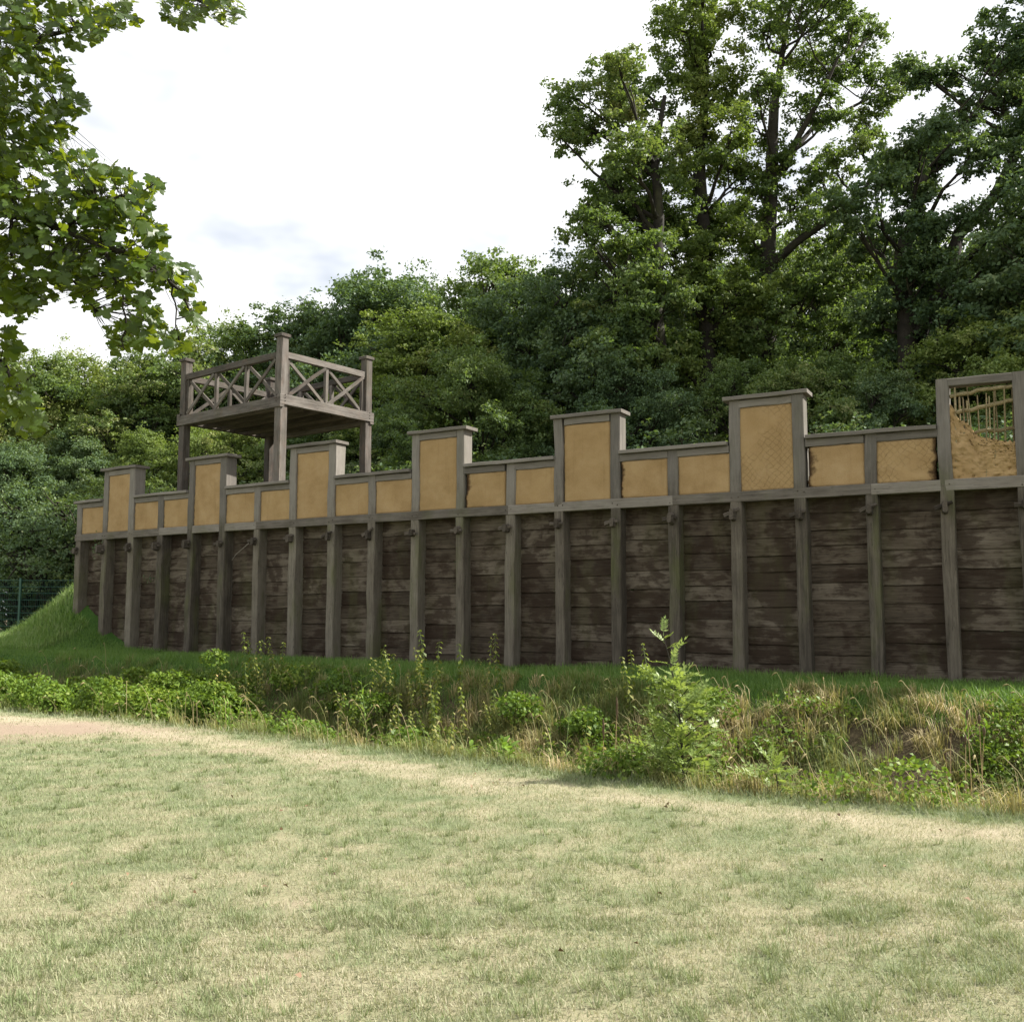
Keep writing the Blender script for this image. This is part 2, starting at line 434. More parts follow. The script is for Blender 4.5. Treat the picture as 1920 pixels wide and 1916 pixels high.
# ------------------------------------------------------------------ the line of the palisade
WHD, WX, WY, WK, STEP = 1.0591373, 1.7545934, 18.1385313, -0.00563746, 1.1
def wpos(s, d=0.0):
    """point s metres along the wall line (leftwards from post 14), d metres in front of it"""
    s = np.asarray(s, float); th = WHD + WK * s / 2; t = WHD + WK * s
    return np.stack([WX - np.sin(th) * s - np.cos(t) * d, WY + np.cos(th) * s - np.sin(t) * d], -1)
def wcoord(x, y):
    s = -(x - WX) * math.sin(WHD) + (y - WY) * math.cos(WHD)
    for _ in range(4):
        p = wpos(s); t = WHD + WK * s
        s = s + (-(x - p[..., 0]) * np.sin(t) + (y - p[..., 1]) * np.cos(t))
    p = wpos(s); t = WHD + WK * s
    return s, -((x - p[..., 0]) * np.cos(t) + (y - p[..., 1]) * np.sin(t))
def lawn_edge(s): return np.interp(s, [-6.6, -5, -3.4, -1.6, 1.1, 4.5, 8.5, 14], [7.4, 7.5, 7.4, 7.1, 6.45, 5.95, 5.85, 5.6])
def berm_edge(s): return np.interp(s, [-6.5, -2.8, 0, 3.5, 8.3, 13, 18], [2.6, 2.6, 2.45, 2.1, 1.9, 2.2, 2.6])
def base_z(s): return 0.585 + 0.0053 * np.clip(s, -12, 20)
def ground_z(x, y):
    x = np.asarray(x, float); y = np.asarray(y, float)
    s, d = wcoord(x, y)
    be = berm_edge(s); le = lawn_edge(s)
    t = np.clip((d - be) / (le - be), 0, 1)
    z = base_z(s) * (1 - sstep(0, 1, t)) - 1.05 * np.sin(math.pi * t) ** 1.2
    z = np.where(d < be, base_z(s), z)
    near = np.exp(-np.maximum(0, np.hypot(x, y) - 40) / 30)
    z = z + (vnoise(x, y, 2.6, 3) - .5) * .10 * near + (vnoise(x, y, .5, 5, 2) - .5) * .035 * near
    m = 1.95 * np.exp(-((s - 15.9) / np.where(s > 15.9, 2.1, 1.8)) ** 2) * np.exp(-(np.maximum(0, d + 1.2) / 1.55) ** 2)
    m = m * np.exp(-(np.maximum(0, -d - 5) / 3) ** 2)
    return z + m
def bareness(x, y):
    d = np.hypot((x + 7.0) / 2.8, (y - 14.3) / 1.35)
    return np.clip(sstep(1.3, .2, d + (vnoise(x, y, .7, 9) - .5) * 1.3) * .9 + sstep(.70, .85, vnoise(x, y, .4, 41)) * .45, 0, 1)
def dryness(x, y):
    s, d = wcoord(x, y); le = lawn_edge(s)
    v = vnoise(x, y, 2.4, 1) * .24 + vnoise(x, y, .24, 2, 4) * .76
    v = (v - .5) * 1.15 + .31
    v = v + .42 * np.exp(-((d - le - .95 - .5 * (vnoise(s, d, 2.5, 4) - .5)) / .42) ** 2) - .25 * np.exp(-((d - le - .15) / .3) ** 2)
    v = v + .35 * np.exp(-(np.hypot((x + 6.3) / 3.2, (y - 14.4) / 1.9)) ** 2)
    v = v + .16 * sstep(8.5, 4.5, y)
    return np.clip(v, 0, 1)

def axis(lo, a, b, hi, step, g=1.18):
    m = list(np.arange(a, b + 1e-6, step)); st = step; q = b
    while q < hi: st *= g; q += st; m.append(q)
    st = step; q = a; l = []
    while q > lo: st *= g; q -= st; l.append(q)
    return np.array(l[::-1] + m)
gx = axis(-600, -22, 14, 600, .16); gy = axis(-300, 2, 36, 900, .16)
GX, GY = np.meshgrid(gx, gy)
GZ = ground_z(GX, GY)
nx, ny = len(gx), len(gy)
gi = (np.arange(ny - 1)[:, None] * nx + np.arange(nx - 1)[None])
gf = np.stack([gi, gi + 1, gi + nx + 1, gi + nx], -1).reshape(-1, 4)
gs, gd = wcoord(GX, GY)
lush = np.clip(sstep(lawn_edge(gs) + .1, lawn_edge(gs) - .3, gd), 0, 1)
ditch = sstep(berm_edge(gs) + .1, berm_edge(gs) + .6, gd) * sstep(lawn_edge(gs) + .05, lawn_edge(gs) - .35, gd)
soil = np.maximum(ditch, sstep(-.2, -1.5, gd) * (1 - np.exp(-((gs - 16.5) / 3) ** 2)))
gme = mesh_np('ground', np.stack([GX, GY, GZ], -1).reshape(-1, 3), gf, GROUND,
              {'dry': dryness(GX, GY).ravel(), 'lush': lush.ravel(), 'soil': soil.ravel(), 'bare': bareness(GX, GY).ravel() * (1 - lush.ravel())}, True)
link('ground', gme, kind='structure')

# ------------------------------------------------------------------ timber pieces
def beam_mesh(name, L, W, H, mat, rng, nseg=3, jit=.004, ch=.008, taper=0.0, bow=0.0, wane=0.0):
    """squared timber along local X from 0 to L, W in Y, H in Z, chamfered, a little uneven"""
    V = []; F = []
    for i in range(nseg + 1):
        t = i / nseg; k = 1 - taper * t
        w, h = W / 2 * k, H / 2 * k; c = ch * (.5 + rng.random() * 1.2)
        oy, oz = rng.normal() * jit + bow * math.sin(math.pi * t), rng.normal() * jit
        q = [(w, -h + c), (w, h - c), (w - c, h), (-w + c, h), (-w, h - c), (-w, -h + c), (-w + c, -h), (w - c, -h)]
        if wane: q[1] = (w, h - c - wane * rng.random()); q[2] = (w - c - wane * rng.random(), h)
        for (y, z) in q: V.append((L * t, y + oy + rng.normal() * jit * .4, z + oz + rng.normal() * jit * .4))
    for i in range(nseg):
        for j in range(8):
            a = i * 8 + j; b = i * 8 + (j + 1) % 8
            F.append((a, b, b + 8, a + 8))
    F.append(tuple(range(7, -1, -1))); F.append(tuple(nseg * 8 + j for j in range(8)))
    return py_mesh(name, V, F, mat)
def beam_M(p0, p1, up=(0, 0, 1)):
    p0 = np.asarray(p0, float); p1 = np.asarray(p1, float)
    x = unit(p1 - p0); y = unit(np.cross(up, x)); z = np.cross(x, y)
    return frame(p0, x, y, z), float(np.linalg.norm(p1 - p0))
def beam(name, p0, p1, W, H, mat, parent, rng, up=(0, 0, 1), **kw):
    M, L = beam_M(p0, p1, up)
    return link(name, beam_mesh(name, L, W, H, mat, rng, **kw), M, parent)

# ------------------------------------------------------------------ the palisade wall
rw = np.random.default_rng(11)
POST_W, POST_D = .20, .32
Z_RB, Z_RT = 3.49, 3.665            # rail bottom, top
Z_CR, Z_ME = 4.53, 5.29             # coping tops: crenel, merlon
COP = .065
N0, N1 = 0, 23
def ws(n): return (14 - n) * STEP
def wfr(s):
    t = WHD + WK * s
    return np.array([math.sin(t), -math.cos(t), 0]), np.array([math.cos(t), math.sin(t), 0])   # right along wall, back
def wp(n, dx=0.0, back=0.0, z=0.0):
    """point dx metres right of the left edge of post n, back metres behind the front face"""
    s = ws(n) - dx; p = wpos(s, -back)
    return np.array([p[0], p[1], z])
wall_root = link('palisade_wall', None, Matrix.Translation(Vector(wp(10, 0, .15, .55))), None,
                 'long weathered timber palisade with ochre daub battlements above plank bays', 'palisade', None, 'thing')
merlon_first = {n for n in range(1, 23, 3)}      # post index at the left of every merlon
merlon_posts = merlon_first | {n + 1 for n in merlon_first}
for n in range(N0, N1):
    c = wp(n, POST_W / 2, POST_D / 2)
    top = (Z_ME - COP) if n in merlon_posts else (Z_CR - COP)
    if n == 19 or n == 20: top = 5.245
    X, B = wfr(ws(n) - .1)
    g = float(ground_z(c[0], c[1]))
    z0 = min(g, .6) - .5
    lean = rw.normal() * .016
    M, L = beam_M((c[0], c[1], z0), (c[0] + X[0] * lean, c[1] + X[1] * lean, top), up=B)
    # local Y = cross(B, up): along the wall; local Z = back
    me = beam_mesh('post', L, POST_W * (1 + rw.normal() * .05), POST_D, WOOD_POST, rw, nseg=9, jit=.006, ch=.014, wane=.03 if rw.random() < .4 else 0)
    post = link('post', me, M, wall_root)
    zt = 3.23 + rw.normal() * .015           # through tenon with wedge, under the rail
    tm = beam_mesh('tenon', .12 + rw.random() * .09, .075 + rw.random() * .03, .15 + rw.random() * .09, WOOD_DARK, rw, nseg=2, jit=.007, ch=.02, taper=.2)
    p = wp(n, POST_W * .38, .02, zt)
    tenon = link('tenon', tm, beam_M(p, p - B * 1)[0], post)
    p = wp(n, POST_W * .38 - .15, -.055, zt - .01)
    q = wp(n, POST_W * .38 + .11, -.055, zt + .03 + rw.normal() * .045)
    wm = beam_mesh('wedge', float(np.linalg.norm(q - p)), .06, .075, WOOD_DARK, rw, nseg=2, jit=.005, ch=.012, taper=.35)
    link('wedge', wm, beam_M(p, q)[0], tenon)
dow = None
# the rail is scarfed above every third post
rail_cuts = [0, 3, 6, 9, 12, 15, 18, 20, 22]
for a, b in zip(rail_cuts[:-1], rail_cuts[1:]):
    pts = []
    da = POST_W * .5 if a else -.02
    P0 = wp(a, da + .001, .055, (Z_RB + Z_RT) / 2); P1 = wp(b, POST_W * .5 - .001, .055, (Z_RB + Z_RT) / 2)
    beam('rail', P0, P1, .13, Z_RT - Z_RB, WOOD_FRAME, wall_root, rw, nseg=5, jit=.0025)
for n in range(N0, N1 - 1):
    for k in (.05, .15):
        X, B = wfr(ws(n) - k)
        p = wp(n, k + rw.normal() * .008, -.008, (Z_RB + Z_RT) / 2 + rw.normal() * .02)
        if dow is None:
            v, f = tube([(-.03, 0, 0), (0, 0, 0), (.006, 0, 0)], [.013, .013, .008], 6)
            dow = py_mesh('dowel', v, [tuple(q) for q in f] + [(12, 13, 14, 15, 16, 17)], WOOD_DARK)
        link('dowel', dow, beam_M(p, p - B)[0], wall_root)
# planks of the lower wall
for n in range(N0, N1 - 1):
    zz = Z_RT + .12
    gmin = min(float(ground_z(*wp(n, k, .3)[:2])) for k in (.2, .6, 1.1)) - .25
    first = True
    while zz > gmin:
        h = float(np.clip(rw.normal(.292, .022), .24, .35))
        if first: h = .56 + rw.normal() * .03
        first = False
        back = .285 + rw.normal() * .004
        dz = rw.normal() * .006
        p = wp(n, POST_W - .02, back, zz - h / 2 + dz); q = wp(n + 1, .02, back + rw.normal() * .004, zz - h / 2 - dz)
        M, L = beam_M(p, q)
        ns = 8; V = []; top_dip = np.zeros(ns + 1)
        if rw.random() < .14: top_dip[rw.integers(1, ns)] = .024 + rw.random() * .006
        wv = rw.normal(size=ns + 1) * .0025; w2 = rw.normal(size=ns + 1) * .003
        for i in range(ns + 1):
            x = L * i / ns
            bz = -h / 2 + wv[i]; tz = h / 2 + w2[i]; up_ = .016 - top_dip[i]
            # lapped boards: the bottom edge stands proud of the board below
            V += [(x, -.030, tz + up_), (x, -.010, tz + up_), (x, -.008, tz - .021), (x, .016, tz - .019), (x, .024, bz + .003), (x, -.030, bz)]
        # local +Y points to cross(up, x); find which way is front
        yv = np.array([M[0][1], M[1][1], 0.0]); Bk = wfr(ws(n) - .6)[1]
        sg = -1 if float(np.dot(yv, Bk)) > 0 else 1
        V = [(a, b * sg, c) for a, b, c in V]
        F = []
        for i in range(ns):
            for j in range(6):
                a = i * 6 + j; b = i * 6 + (j + 1) % 6
                F.append((a, b, b + 6, a + 6) if sg < 0 else (a, a + 6, b + 6, b))
        F += [tuple(range(6)), tuple(ns * 6 + j for j in range(5, -1, -1))]
        link('plank', py_mesh('plank', V, F, WOOD_PLANK), M, wall_root)
        zz -= h
# daub panels: grid slab with uneven face and edges
def panel_mesh(w, zb, zt, mat, rng, rough=.004, crumble=0, skyline=None, thick=.205, nu=20):
    nv = max(8, int(nu * (zt - zb) / w))
    V = []; E = []
    for side in (0, 1):
        for j in range(nv + 1):
            for i in range(nu + 1):
                u = i / nu; v = j / nv
                zt_u = zt if skyline is None else zb + (zt - zb) * float(np.interp(u, *skyline)) + rng.normal() * .012
                x = u * w; z = zb + (zt_u - zb) * v
                e = 0.0
                if crumble:
                    k = float(vnoise(v * 5 + crumble * 7.3, crumble, 1, crumble, 3))
                    wid = max(0, (k - .22)) * .42
                    uu = u if crumble > 0 else 1 - u
                    if i in (0, nu) and uu < .01: x += wid * .45 * w if crumble > 0 else -wid * .45 * w
                    e = max(e, 1.15 - uu * w / (wid * .9 * w + .06))
                    e = max(e, .9 - v * (zt - zb) / .045 if uu < .5 else 0)
                if skyline is not None: e = max(e, .25 * rng.random())
                y = ((float(vnoise(x, z, .09, 61, 3)) - .5) * .075 + max(0, float(vnoise(x, z, .05, 66, 2)) - .66) * .16 + rng.normal() * .002 if skyline is not None else rng.normal() * rough + (.02 * e if e > 0 else 0)) if side == 0 else thick + rng.normal() * rough
                V.append((x, y, z)); E.append(min(1, max(0, e)))
    F = []; n1 = (nu + 1) * (nv + 1)
    for j in range(nv):
        for i in range(nu):
            a = j * (nu + 1) + i; b = a + 1; c = b + nu + 1; d = a + nu + 1
            F.append((a, b, c, d)); F.append((n1 + a, n1 + d, n1 + c, n1 + b))
    for i in range(nu):
        a = i; F.append((a, n1 + a, n1 + a + 1, a + 1))
        a = nv * (nu + 1) + i; F.append((a, a + 1, n1 + a + 1, n1 + a))
    for j in range(nv):
        a = j * (nu + 1); F.append((a, a + nu + 1, n1 + a + nu + 1, n1 + a))
        a += nu; F.append((a, n1 + a, n1 + a + nu + 1, a + nu + 1))
    return mesh_np('daub_panel', np.array(V), np.array(F), mat, {'edge': np.array(E)}, True)
def wall_panel(n, zb, zt, parent, **kw):
    p = wp(n, POST_W - .012, .035, 0); q = wp(n + 1, .012, .035, 0)
    x = unit(q - p); y = np.cross((0, 0, 1), x)      # y points back
    if np.dot(y, wfr(ws(n))[1]) < 0: y = -y
    return link('daub_panel', panel_mesh(float(np.linalg.norm(q - p)), zb, zt, kw.pop('mat', DAUB), rw, **kw), frame(p, x, y, (0, 0, 1)), parent)
SKY = ([0, .06, .12, .2, .3, .38, .45, .57, .7, .82, 1], [.83, .78, .66, .63, .57, .48, .44, .42, .40, .375, .35])
HB = .125
for n in range(N0, N1 - 1):
    if n in merlon_first:
        ruin = (n == 19)
        ztop = 5.245 if ruin else Z_ME - COP
        c0 = wp(n, POST_W - .01, .11, ztop - HB / 2 - .004); c1 = wp(n + 1, .01, .11, ztop - HB / 2 - .004)
        mer = beam('merlon_header', c0, c1, .20, HB, WOOD_FRAME, wall_root, rw, nseg=4, jit=.003)
        if not ruin:
            a = wp(n, -.055 - rw.random() * .02, .15, Z_ME - COP / 2); b = wp(n + 1, POST_W + .06 + rw.random() * .02, .15, Z_ME - COP / 2 + rw.normal() * .006)
            beam('coping', a, b, .42, COP, WOOD_FRAME, mer, rw, nseg=4, jit=.003, ch=.006)
            wall_panel(n, Z_RT - .01, ztop - HB - .006, mer, mat=DAUB_SC if n == 16 else DAUB)
        else:
            pan = wall_panel(n, Z_RT - .01, ztop - HB - .006, mer, skyline=SKY, rough=.010, nu=44)
            pan['label'] = 'broken ochre daub with a slanting ragged upper edge'
            w = STEP - POST_W
            for k in range(12):                       # upright hazel rods
                u = .05 + (k + rw.normal() * .22) * (w - .1) / 11.5
                bk = .085 + (.022 if k % 2 else -.022)
                tz = ztop - HB - (.02 if k in (0, 4, 9) else rw.random() * .3)
                p0 = wp(n, POST_W + u, bk, Z_RT); p1 = wp(n, POST_W + u + rw.normal() * .03, bk, tz)
                mid = (p0 + p1) / 2 + rw.normal(size=3) * .012
                v, f = tube(bez(p0, mid, p1, 6), np.linspace(.016, .011, 6) * (1 + rw.normal() * .2), 6)
                o = wp(n, .5, .1, 4)
                link('hazel_rod', py_mesh('hazel_rod', v - o, f, HAZEL), Matrix.Translation(Vector(o)), mer)
            for k, (za, zb_) in enumerate(((4.96, 5.06), (4.70, 4.82), (4.36, 4.41), (4.05, 4.03))):    # level split poles
                P = [wp(n, POST_W + w * t, .085 + .02 * math.sin(t * 22 + k * 3), za + (zb_ - za) * t + rw.normal() * .012) for t in np.linspace(0, 1, 10)]
                v, f = tube(P, .024 + rw.random() * .008, 7)
                o = wp(n, .5, .1, 4)
                link('split_pole', py_mesh('split_pole', v - o, f, HAZEL), Matrix.Translation(Vector(o)), mer)
    else:
        ztop = Z_CR - COP
        c0 = wp(n, POST_W - .01, .11, ztop - HB / 2 - .004); c1 = wp(n + 1, .01, .11, ztop - HB / 2 - .004)
        hd = beam('crenel_header', c0, c1, .20, HB, WOOD_FRAME, wall_root, rw, nseg=4, jit=.003)
        kw = {}
        if n in (11, 14, 17): kw = dict(crumble=n * .37)
        if n == 18: kw = dict(crumble=-5.3, mat=DAUB_SC)
        wall_panel(n, Z_RT - .01, ztop - HB - .006, hd, **kw)
        if (n - 2) % 3 == 0 or n == 0:               # one coping board over two crenel bays
            last = n + 2 if n else 1
            a = wp(n, POST_W + .004 if n else -.07, .15, Z_CR - COP / 2); b = wp(min(last, N1 - 1), -.004, .15, Z_CR - COP / 2)
            beam('coping', a, b, .42, COP, WOOD_FRAME, hd, rw, nseg=5, jit=.003, ch=.006)

# ------------------------------------------------------------------ watchtower platform behind the wall
rt = np.random.default_rng(5)
TC = np.array([-5.98, 25.20]); TR = R_(-38.16); TA, TB = 3.77, 2.67
tux = np.array([math.cos(TR), math.sin(TR), 0]); tuy = np.array([-math.sin(TR), math.cos(TR), 0])
def tw(a, b, z): return np.array([TC[0], TC[1], 0]) + tux * a + tuy * b + np.array([0, 0, z])
tz0 = float(ground_z(TC[0], TC[1]))
tower = link('watchtower', None, Matrix.Translation(Vector(tw(0, 0, tz0))), None,
             'open timber watchtower platform on four tall posts with crossed-brace railings behind the palisade', 'watchtower')
PW = .21
A2, B2 = TA / 2, TB / 2
for sa, sb in ((-1, -1), (1, -1), (1, 1), (-1, 1)):
    post = beam('post', tw(sa * A2, sb * B2, tz0 - .4), tw(sa * A2, sb * B2, 7.99), PW, PW, WOOD_TOWER, tower, rt, up=tuy, nseg=8, jit=.004, ch=.014)
    c = tw(sa * A2, sb * B2, 7.99)
    cm = py_mesh('post_cap', [(x * .138, y * .138, z) for z in (0.002, .065) for x, y in ((-1, -1), (1, -1), (1, 1), (-1, 1))] +
                 [(x * .10, y * .10, .085) for x, y in ((-1, -1), (1, -1), (1, 1), (-1, 1))],
                 [(3, 2, 1, 0), (0, 1, 5, 4), (1, 2, 6, 5), (2, 3, 7, 6), (3, 0, 4, 7), (4, 5, 9, 8), (5, 6, 10, 9), (6, 7, 11, 10), (7, 4, 8, 11), (8, 9, 10, 11)], WOOD_TOWER)
    link('post_cap', cm, frame(c, tux, tuy, (0, 0, 1)), post)
ZBB, ZBT, ZRT = 6.36, 6.66, 7.66
h = PW / 2
def side(p, q, nx, heavy):
    """one railing face between posts p and q (a, b pairs)"""
    p = np.array(p, float); q = np.array(q, float); dv = unit(q - p); L = np.linalg.norm(q - p)
    P = lambda t, z, o=0: tw(*(p + dv * t + np.array([-dv[1], dv[0]]) * o), z)
    beam('floor_beam', P(-.14, (ZBB + ZBT) / 2 - heavy * .05, -.085), P(L + .14, (ZBB + ZBT) / 2 - heavy * .05, -.085), .12, .24, WOOD_TOWER, tower, rt, nseg=4, jit=.003)
    beam('top_rail', P(h - .02, ZRT - .075, -.02), P(L - h + .02, ZRT - .075, -.02), .11, .15, WOOD_TOWER, tower, rt, nseg=4, jit=.003)
    for k in range(nx + 1):
        t = h + (L - 2 * h) * k / nx
        if k == 0: t += .045
        if k == nx: t -= .045
        beam('railing_post', P(t, ZBT - .10), P(t, ZRT - .148), .09, .09, WOOD_TOWER, tower, rt, up=tuy, nseg=2)
    for k in range(nx):
        t0 = h + (L - 2 * h) * k / nx + .05; t1 = h + (L - 2 * h) * (k + 1) / nx - .05
        beam('cross_brace', P(t0, ZBT - .02, -.048), P(t1, ZRT - .16, -.048), .045, .085, WOOD_TOWER, tower, rt, nseg=3)
        beam('cross_brace', P(t0, ZRT - .16, .004), P(t1, ZBT - .02, .004), .045, .085, WOOD_TOWER, tower, rt, nseg=3)
side((-A2, -B2), (A2, -B2), 3, 1); side((A2, -B2), (A2, B2), 2, 0); side((A2, B2), (-A2, B2), 3, 1); side((-A2, B2), (-A2, -B2), 2, 0)
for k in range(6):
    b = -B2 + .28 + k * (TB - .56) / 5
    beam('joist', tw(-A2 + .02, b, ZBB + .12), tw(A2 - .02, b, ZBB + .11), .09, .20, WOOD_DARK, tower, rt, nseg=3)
bolt = None
for sa, sb in ((1, -1), (-1, -1), (1, 1)):
    for k in range(3):
        for fx, dirv in ((1, -tuy), (0, tux)):
            p = tw(sa * A2, sb * B2, 6.62 - .07 * k) + dirv * (.085 + .06 + .002)
            if bolt is None:
                v, f = tube([(-.03, 0, 0), (0, 0, 0), (.012, 0, 0)], [.014, .014, .009], 6); bolt = py_mesh('bolt', v, [tuple(q) for q in f] + [(12, 13, 14, 15, 16, 17)], IRON)
            link('bolt', bolt, beam_M(p, p + dirv)[0], tower)
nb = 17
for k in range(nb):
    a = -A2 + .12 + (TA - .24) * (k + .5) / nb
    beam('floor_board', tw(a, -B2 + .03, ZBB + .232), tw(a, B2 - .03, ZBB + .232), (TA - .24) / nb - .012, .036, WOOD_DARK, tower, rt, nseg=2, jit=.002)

# hanging stick on the wall
o = wp(6, .1, -.2, 3.15)
v, f = tube([(0, 0, .02), tuple(wp(6, -.28, -.22, 2.93) - o), tuple(wp(6, -.40, -.22, 2.80) - o)], [.010, .009, .006], 6)
link('stick', py_mesh('stick', v, f, WOOD_FRAME), Matrix.Translation(Vector(o)), None, 'thin pale stick hanging slantwise from a tenon on the palisade', 'stick')

# weeds rooted in the wall
ri = np.random.default_rng(44)
for lab, (n, dx, bk, z) in (('small green ivy sprig hanging under the rail on the second post', (1, -.02, -.03, 3.28)), ('tiny green weed growing between planks near the left end', (2, .62, .24, 2.45))):
    o = wp(n, dx, bk, z); m = 70 if n == 1 else 22
    P = ri.normal(size=(m, 3)) * np.array([.07, .04, .12 if n == 1 else .06]) - wfr(ws(n))[1] * .03
    V, F = leaf_quads(P, unit(ri.normal(size=(m, 3)) - wfr(ws(n))[1]), ri.uniform(.04, .07, m), ri.uniform(.03, .05, m), ri)
    link('ivy_sprig', mesh_np('ivy_sprig', V, F, LEAF_DARK, {'tint': ri.uniform(.3, .8, m)}), Matrix.Translation(Vector(o)), None, lab, 'ivy')

# ------------------------------------------------------------------ trees
def norms(n, rng, out=None, up=.7, k=.6):
    N = rng.normal(size=(n, 3)) * .75 + np.array([0, 0, up])
    if out is not None: N = N + out * k
    return unit(N)

def crown(blobs, trunk_pts, rng, leaf, dens, clump=(.42, .62), limb_r=.11, twigs=True):
    """leaf mesh and limb tubes for a crown made of foliage masses (x, y, z, radius)"""
    wood = Acc(); LP, LN, LS, LT = [], [], [], []
    tp = np.asarray(trunk_pts, float)
    for (bx, by, bz, br) in blobs:
        c = np.array([bx, by, bz])
        # limb leaves the trunk below the mass
        want = bz - .75 * np.hypot(*(tp[:, :2] - c[:2]).T) - .3
        i = int(np.argmin(np.abs(tp[:, 2] - want) + .35 * np.hypot(*(tp[:, :2] - c[:2]).T)))
        p0 = tp[i, :3]
        mid = (p0 + c) / 2 + np.array([0, 0, -.12 * np.linalg.norm(c - p0)]) + rng.normal(size=3) * .12 * br
        path = bez(p0, mid, c, 7); path[1:-1] += rng.normal(size=(5, 3)) * .05 * br
        r0 = min(tp[i, 3] * .55, limb_r * (.6 + br * .35))
        wood.add(*tube(path, np.linspace(r0, .025, 7), 6))
        n = max(4, int(round(6.5 * (br / .9) ** 1.6))); bt = rng.normal() * .10
        D = unit(rng.normal(size=(n, 3))); rr = br * (.35 + .65 * rng.random(n) ** .6)
        Q = c + D * rr[:, None] * np.array([1, 1, .85])
        for q in Q:
            st_ = path[rng.integers(3, 7)]
            if twigs: wood.add(*tube(bez(st_, (st_ + q) / 2 + rng.normal(size=3) * .1, q, 4), np.linspace(.035, .008, 4), 4))
            rc = rng.uniform(*clump) * (.75 + .25 * min(br, 1.6))
            m = int(dens * rc * rc * (.6 + rng.random() * .8))
            ns = 9
            S = q + rng.normal(size=(ns, 3)) * rc * np.array([.60, .60, .36])
            k = rng.integers(0, ns, m)
            P = S[k] + rng.normal(size=(m, 3)) * rc * np.array([.22, .22, .12])
            LP.append(P); LN.append(norms(m, rng, unit(P - c), .75, .5))
            LS.append(np.full(m, leaf)); LT.append(np.clip(rng.normal(.42 + bt + .12 * rng.normal(), .16, m), 0, 1))
    P = np.concatenate(LP); N = np.concatenate(LN); S = np.concatenate(LS) * rng.uniform(.65, 1.25, len(P))
    V, F = leaf_quads(P, N, S, S * .62, rng)
    return V, F, np.concatenate(LT), wood

def trunk_tube(acc, pts, sides=9, flare=True):
    p = np.asarray(pts, float)
    t = np.linspace(0, 1, len(p)); tt = np.linspace(0, 1, len(p) * 4)
    q = np.stack([np.interp(tt, t, p[:, i]) for i in range(4)], 1)
    q[:, :3] += (np.stack([vnoise(tt * 9, tt * 0, 1, k) for k in (1, 2, 3)], 1) - .5) * .25 * p[0, 3]
    r = q[:, 3].copy()
    if flare: r[0] *= 1.6; r[1] *= 1.25
    acc.add(*tube(q[:, :3], r, sides))
    return q

def make_tree(name, trunks, blobs, origin, rng, leafmat, leaf=.15, dens=420, label=None, cat='tree', group=None, **kw):
    o = np.asarray(origin, float)
    wd = Acc(); tps = []
    for t in trunks:
        t = np.asarray(t, float).copy(); t[:, :3] -= o
        tps.append(trunk_tube(wd, t))
    bl = [(b[0] - o[0], b[1] - o[1], b[2] - o[2], b[3]) for b in blobs]
    V, F, T, limbs = crown(bl, np.concatenate(tps), rng, leaf, dens, **kw)
    M = Matrix.Translation(Vector(o))
    root = link(name, None, M, None, label, cat, group)
    wd.add(np.concatenate(limbs.V), np.concatenate(limbs.F))
    link('trunk', wd.mesh('trunk', BARK, True), M, root)
    link('crown', mesh_np('crown', V, F, leafmat, {'tint': T}), M, root)
    return root

def copy_tree(src, loc, rz, sc, leafmat, label, group=None, scz=None):
    M = Matrix.Translation(Vector(loc)) @ Matrix.Rotation(rz, 4, 'Z') @ Matrix.Diagonal((sc, sc, scz or sc, 1))
    r = src.copy(); COL.objects.link(r); r.matrix_world = M; WM[r.name] = M
    r['label'] = label
    if group: r['group'] = group
    for ch in src.children:
        c = ch.copy(); COL.objects.link(c); c.parent = r
        c.matrix_parent_inverse = Matrix.Identity(4); c.matrix_basis = ch.matrix_basis.copy()
        if ch.name.startswith('crown'):
            c.material_slots[0].link = 'OBJECT'; c.material_slots[0].material = leafmat
    return r

def px_trunk(pts, Y0):
    """trunk centre line from surveyed points (pixel x, y, depth offset, radius)"""
    return [(*at(x, y, Y0 + dy), r) for x, y, dy, r in pts]
def px_blobs(lst, Y0, rng, spread):
    out = []
    for x, y, r in lst:
        Y = Y0 + rng.uniform(-spread, spread)
        p = at(x, y, Y); out.append((p[0], p[1], p[2], 1.05 * r * Y / F_PX))
    return out

ro = np.random.default_rng(21)
YA, YB, YC, YD = 33.0, 35.5, 37.0, 32.0
oakA = px_blobs([(1075, 180, 48), (1050, 258, 26), (1105, 235, 45), (1160, 112, 42), (1150, 195, 50), (1205, 165, 55), (1130, 335, 52), (1090, 425, 32), (1165, 400, 70),
                 (1235, 300, 70), (1190, 290, 50), (1100, 380, 40), (1230, 400, 60), (1180, 480, 70), (1110, 500, 45), (1150, 560, 60), (1230, 570, 65), (1185, 650, 65), (1260, 690, 55)], YA, ro, 2.2)
make_tree('oak_tree', [px_trunk([(1262, 1150, 0, .34), (1245, 760, 0, .28), (1228, 560, 0, .24), (1236, 420, .3, .19), (1228, 300, .6, .13), (1245, 180, .8, .07)], YA)], oakA,
          at(1262, 1150, YA) * np.array([1, 1, 0]) + np.array([0, 0, .4]), ro, LEAF_OAK, .145, 1250, 'tall oak with a ragged crown against the sky, leftmost of the tall oaks')
oakB = px_blobs([(1290, 62, 45), (1335, 92, 52), (1300, 145, 52), (1352, 170, 50), (1262, 115, 40), (1352, 28, 45), (1268, 35, 36), (1320, 240, 52), (1300, 330, 58), (1290, 420, 68),
                 (1372, 258, 45), (1382, 335, 52), (1255, 490, 75), (1340, 440, 60), (1310, -30, 50), (1300, 560, 62), (1345, 640, 62), (1275, 660, 50), (1390, 540, 55)], YB, ro, 2.2)
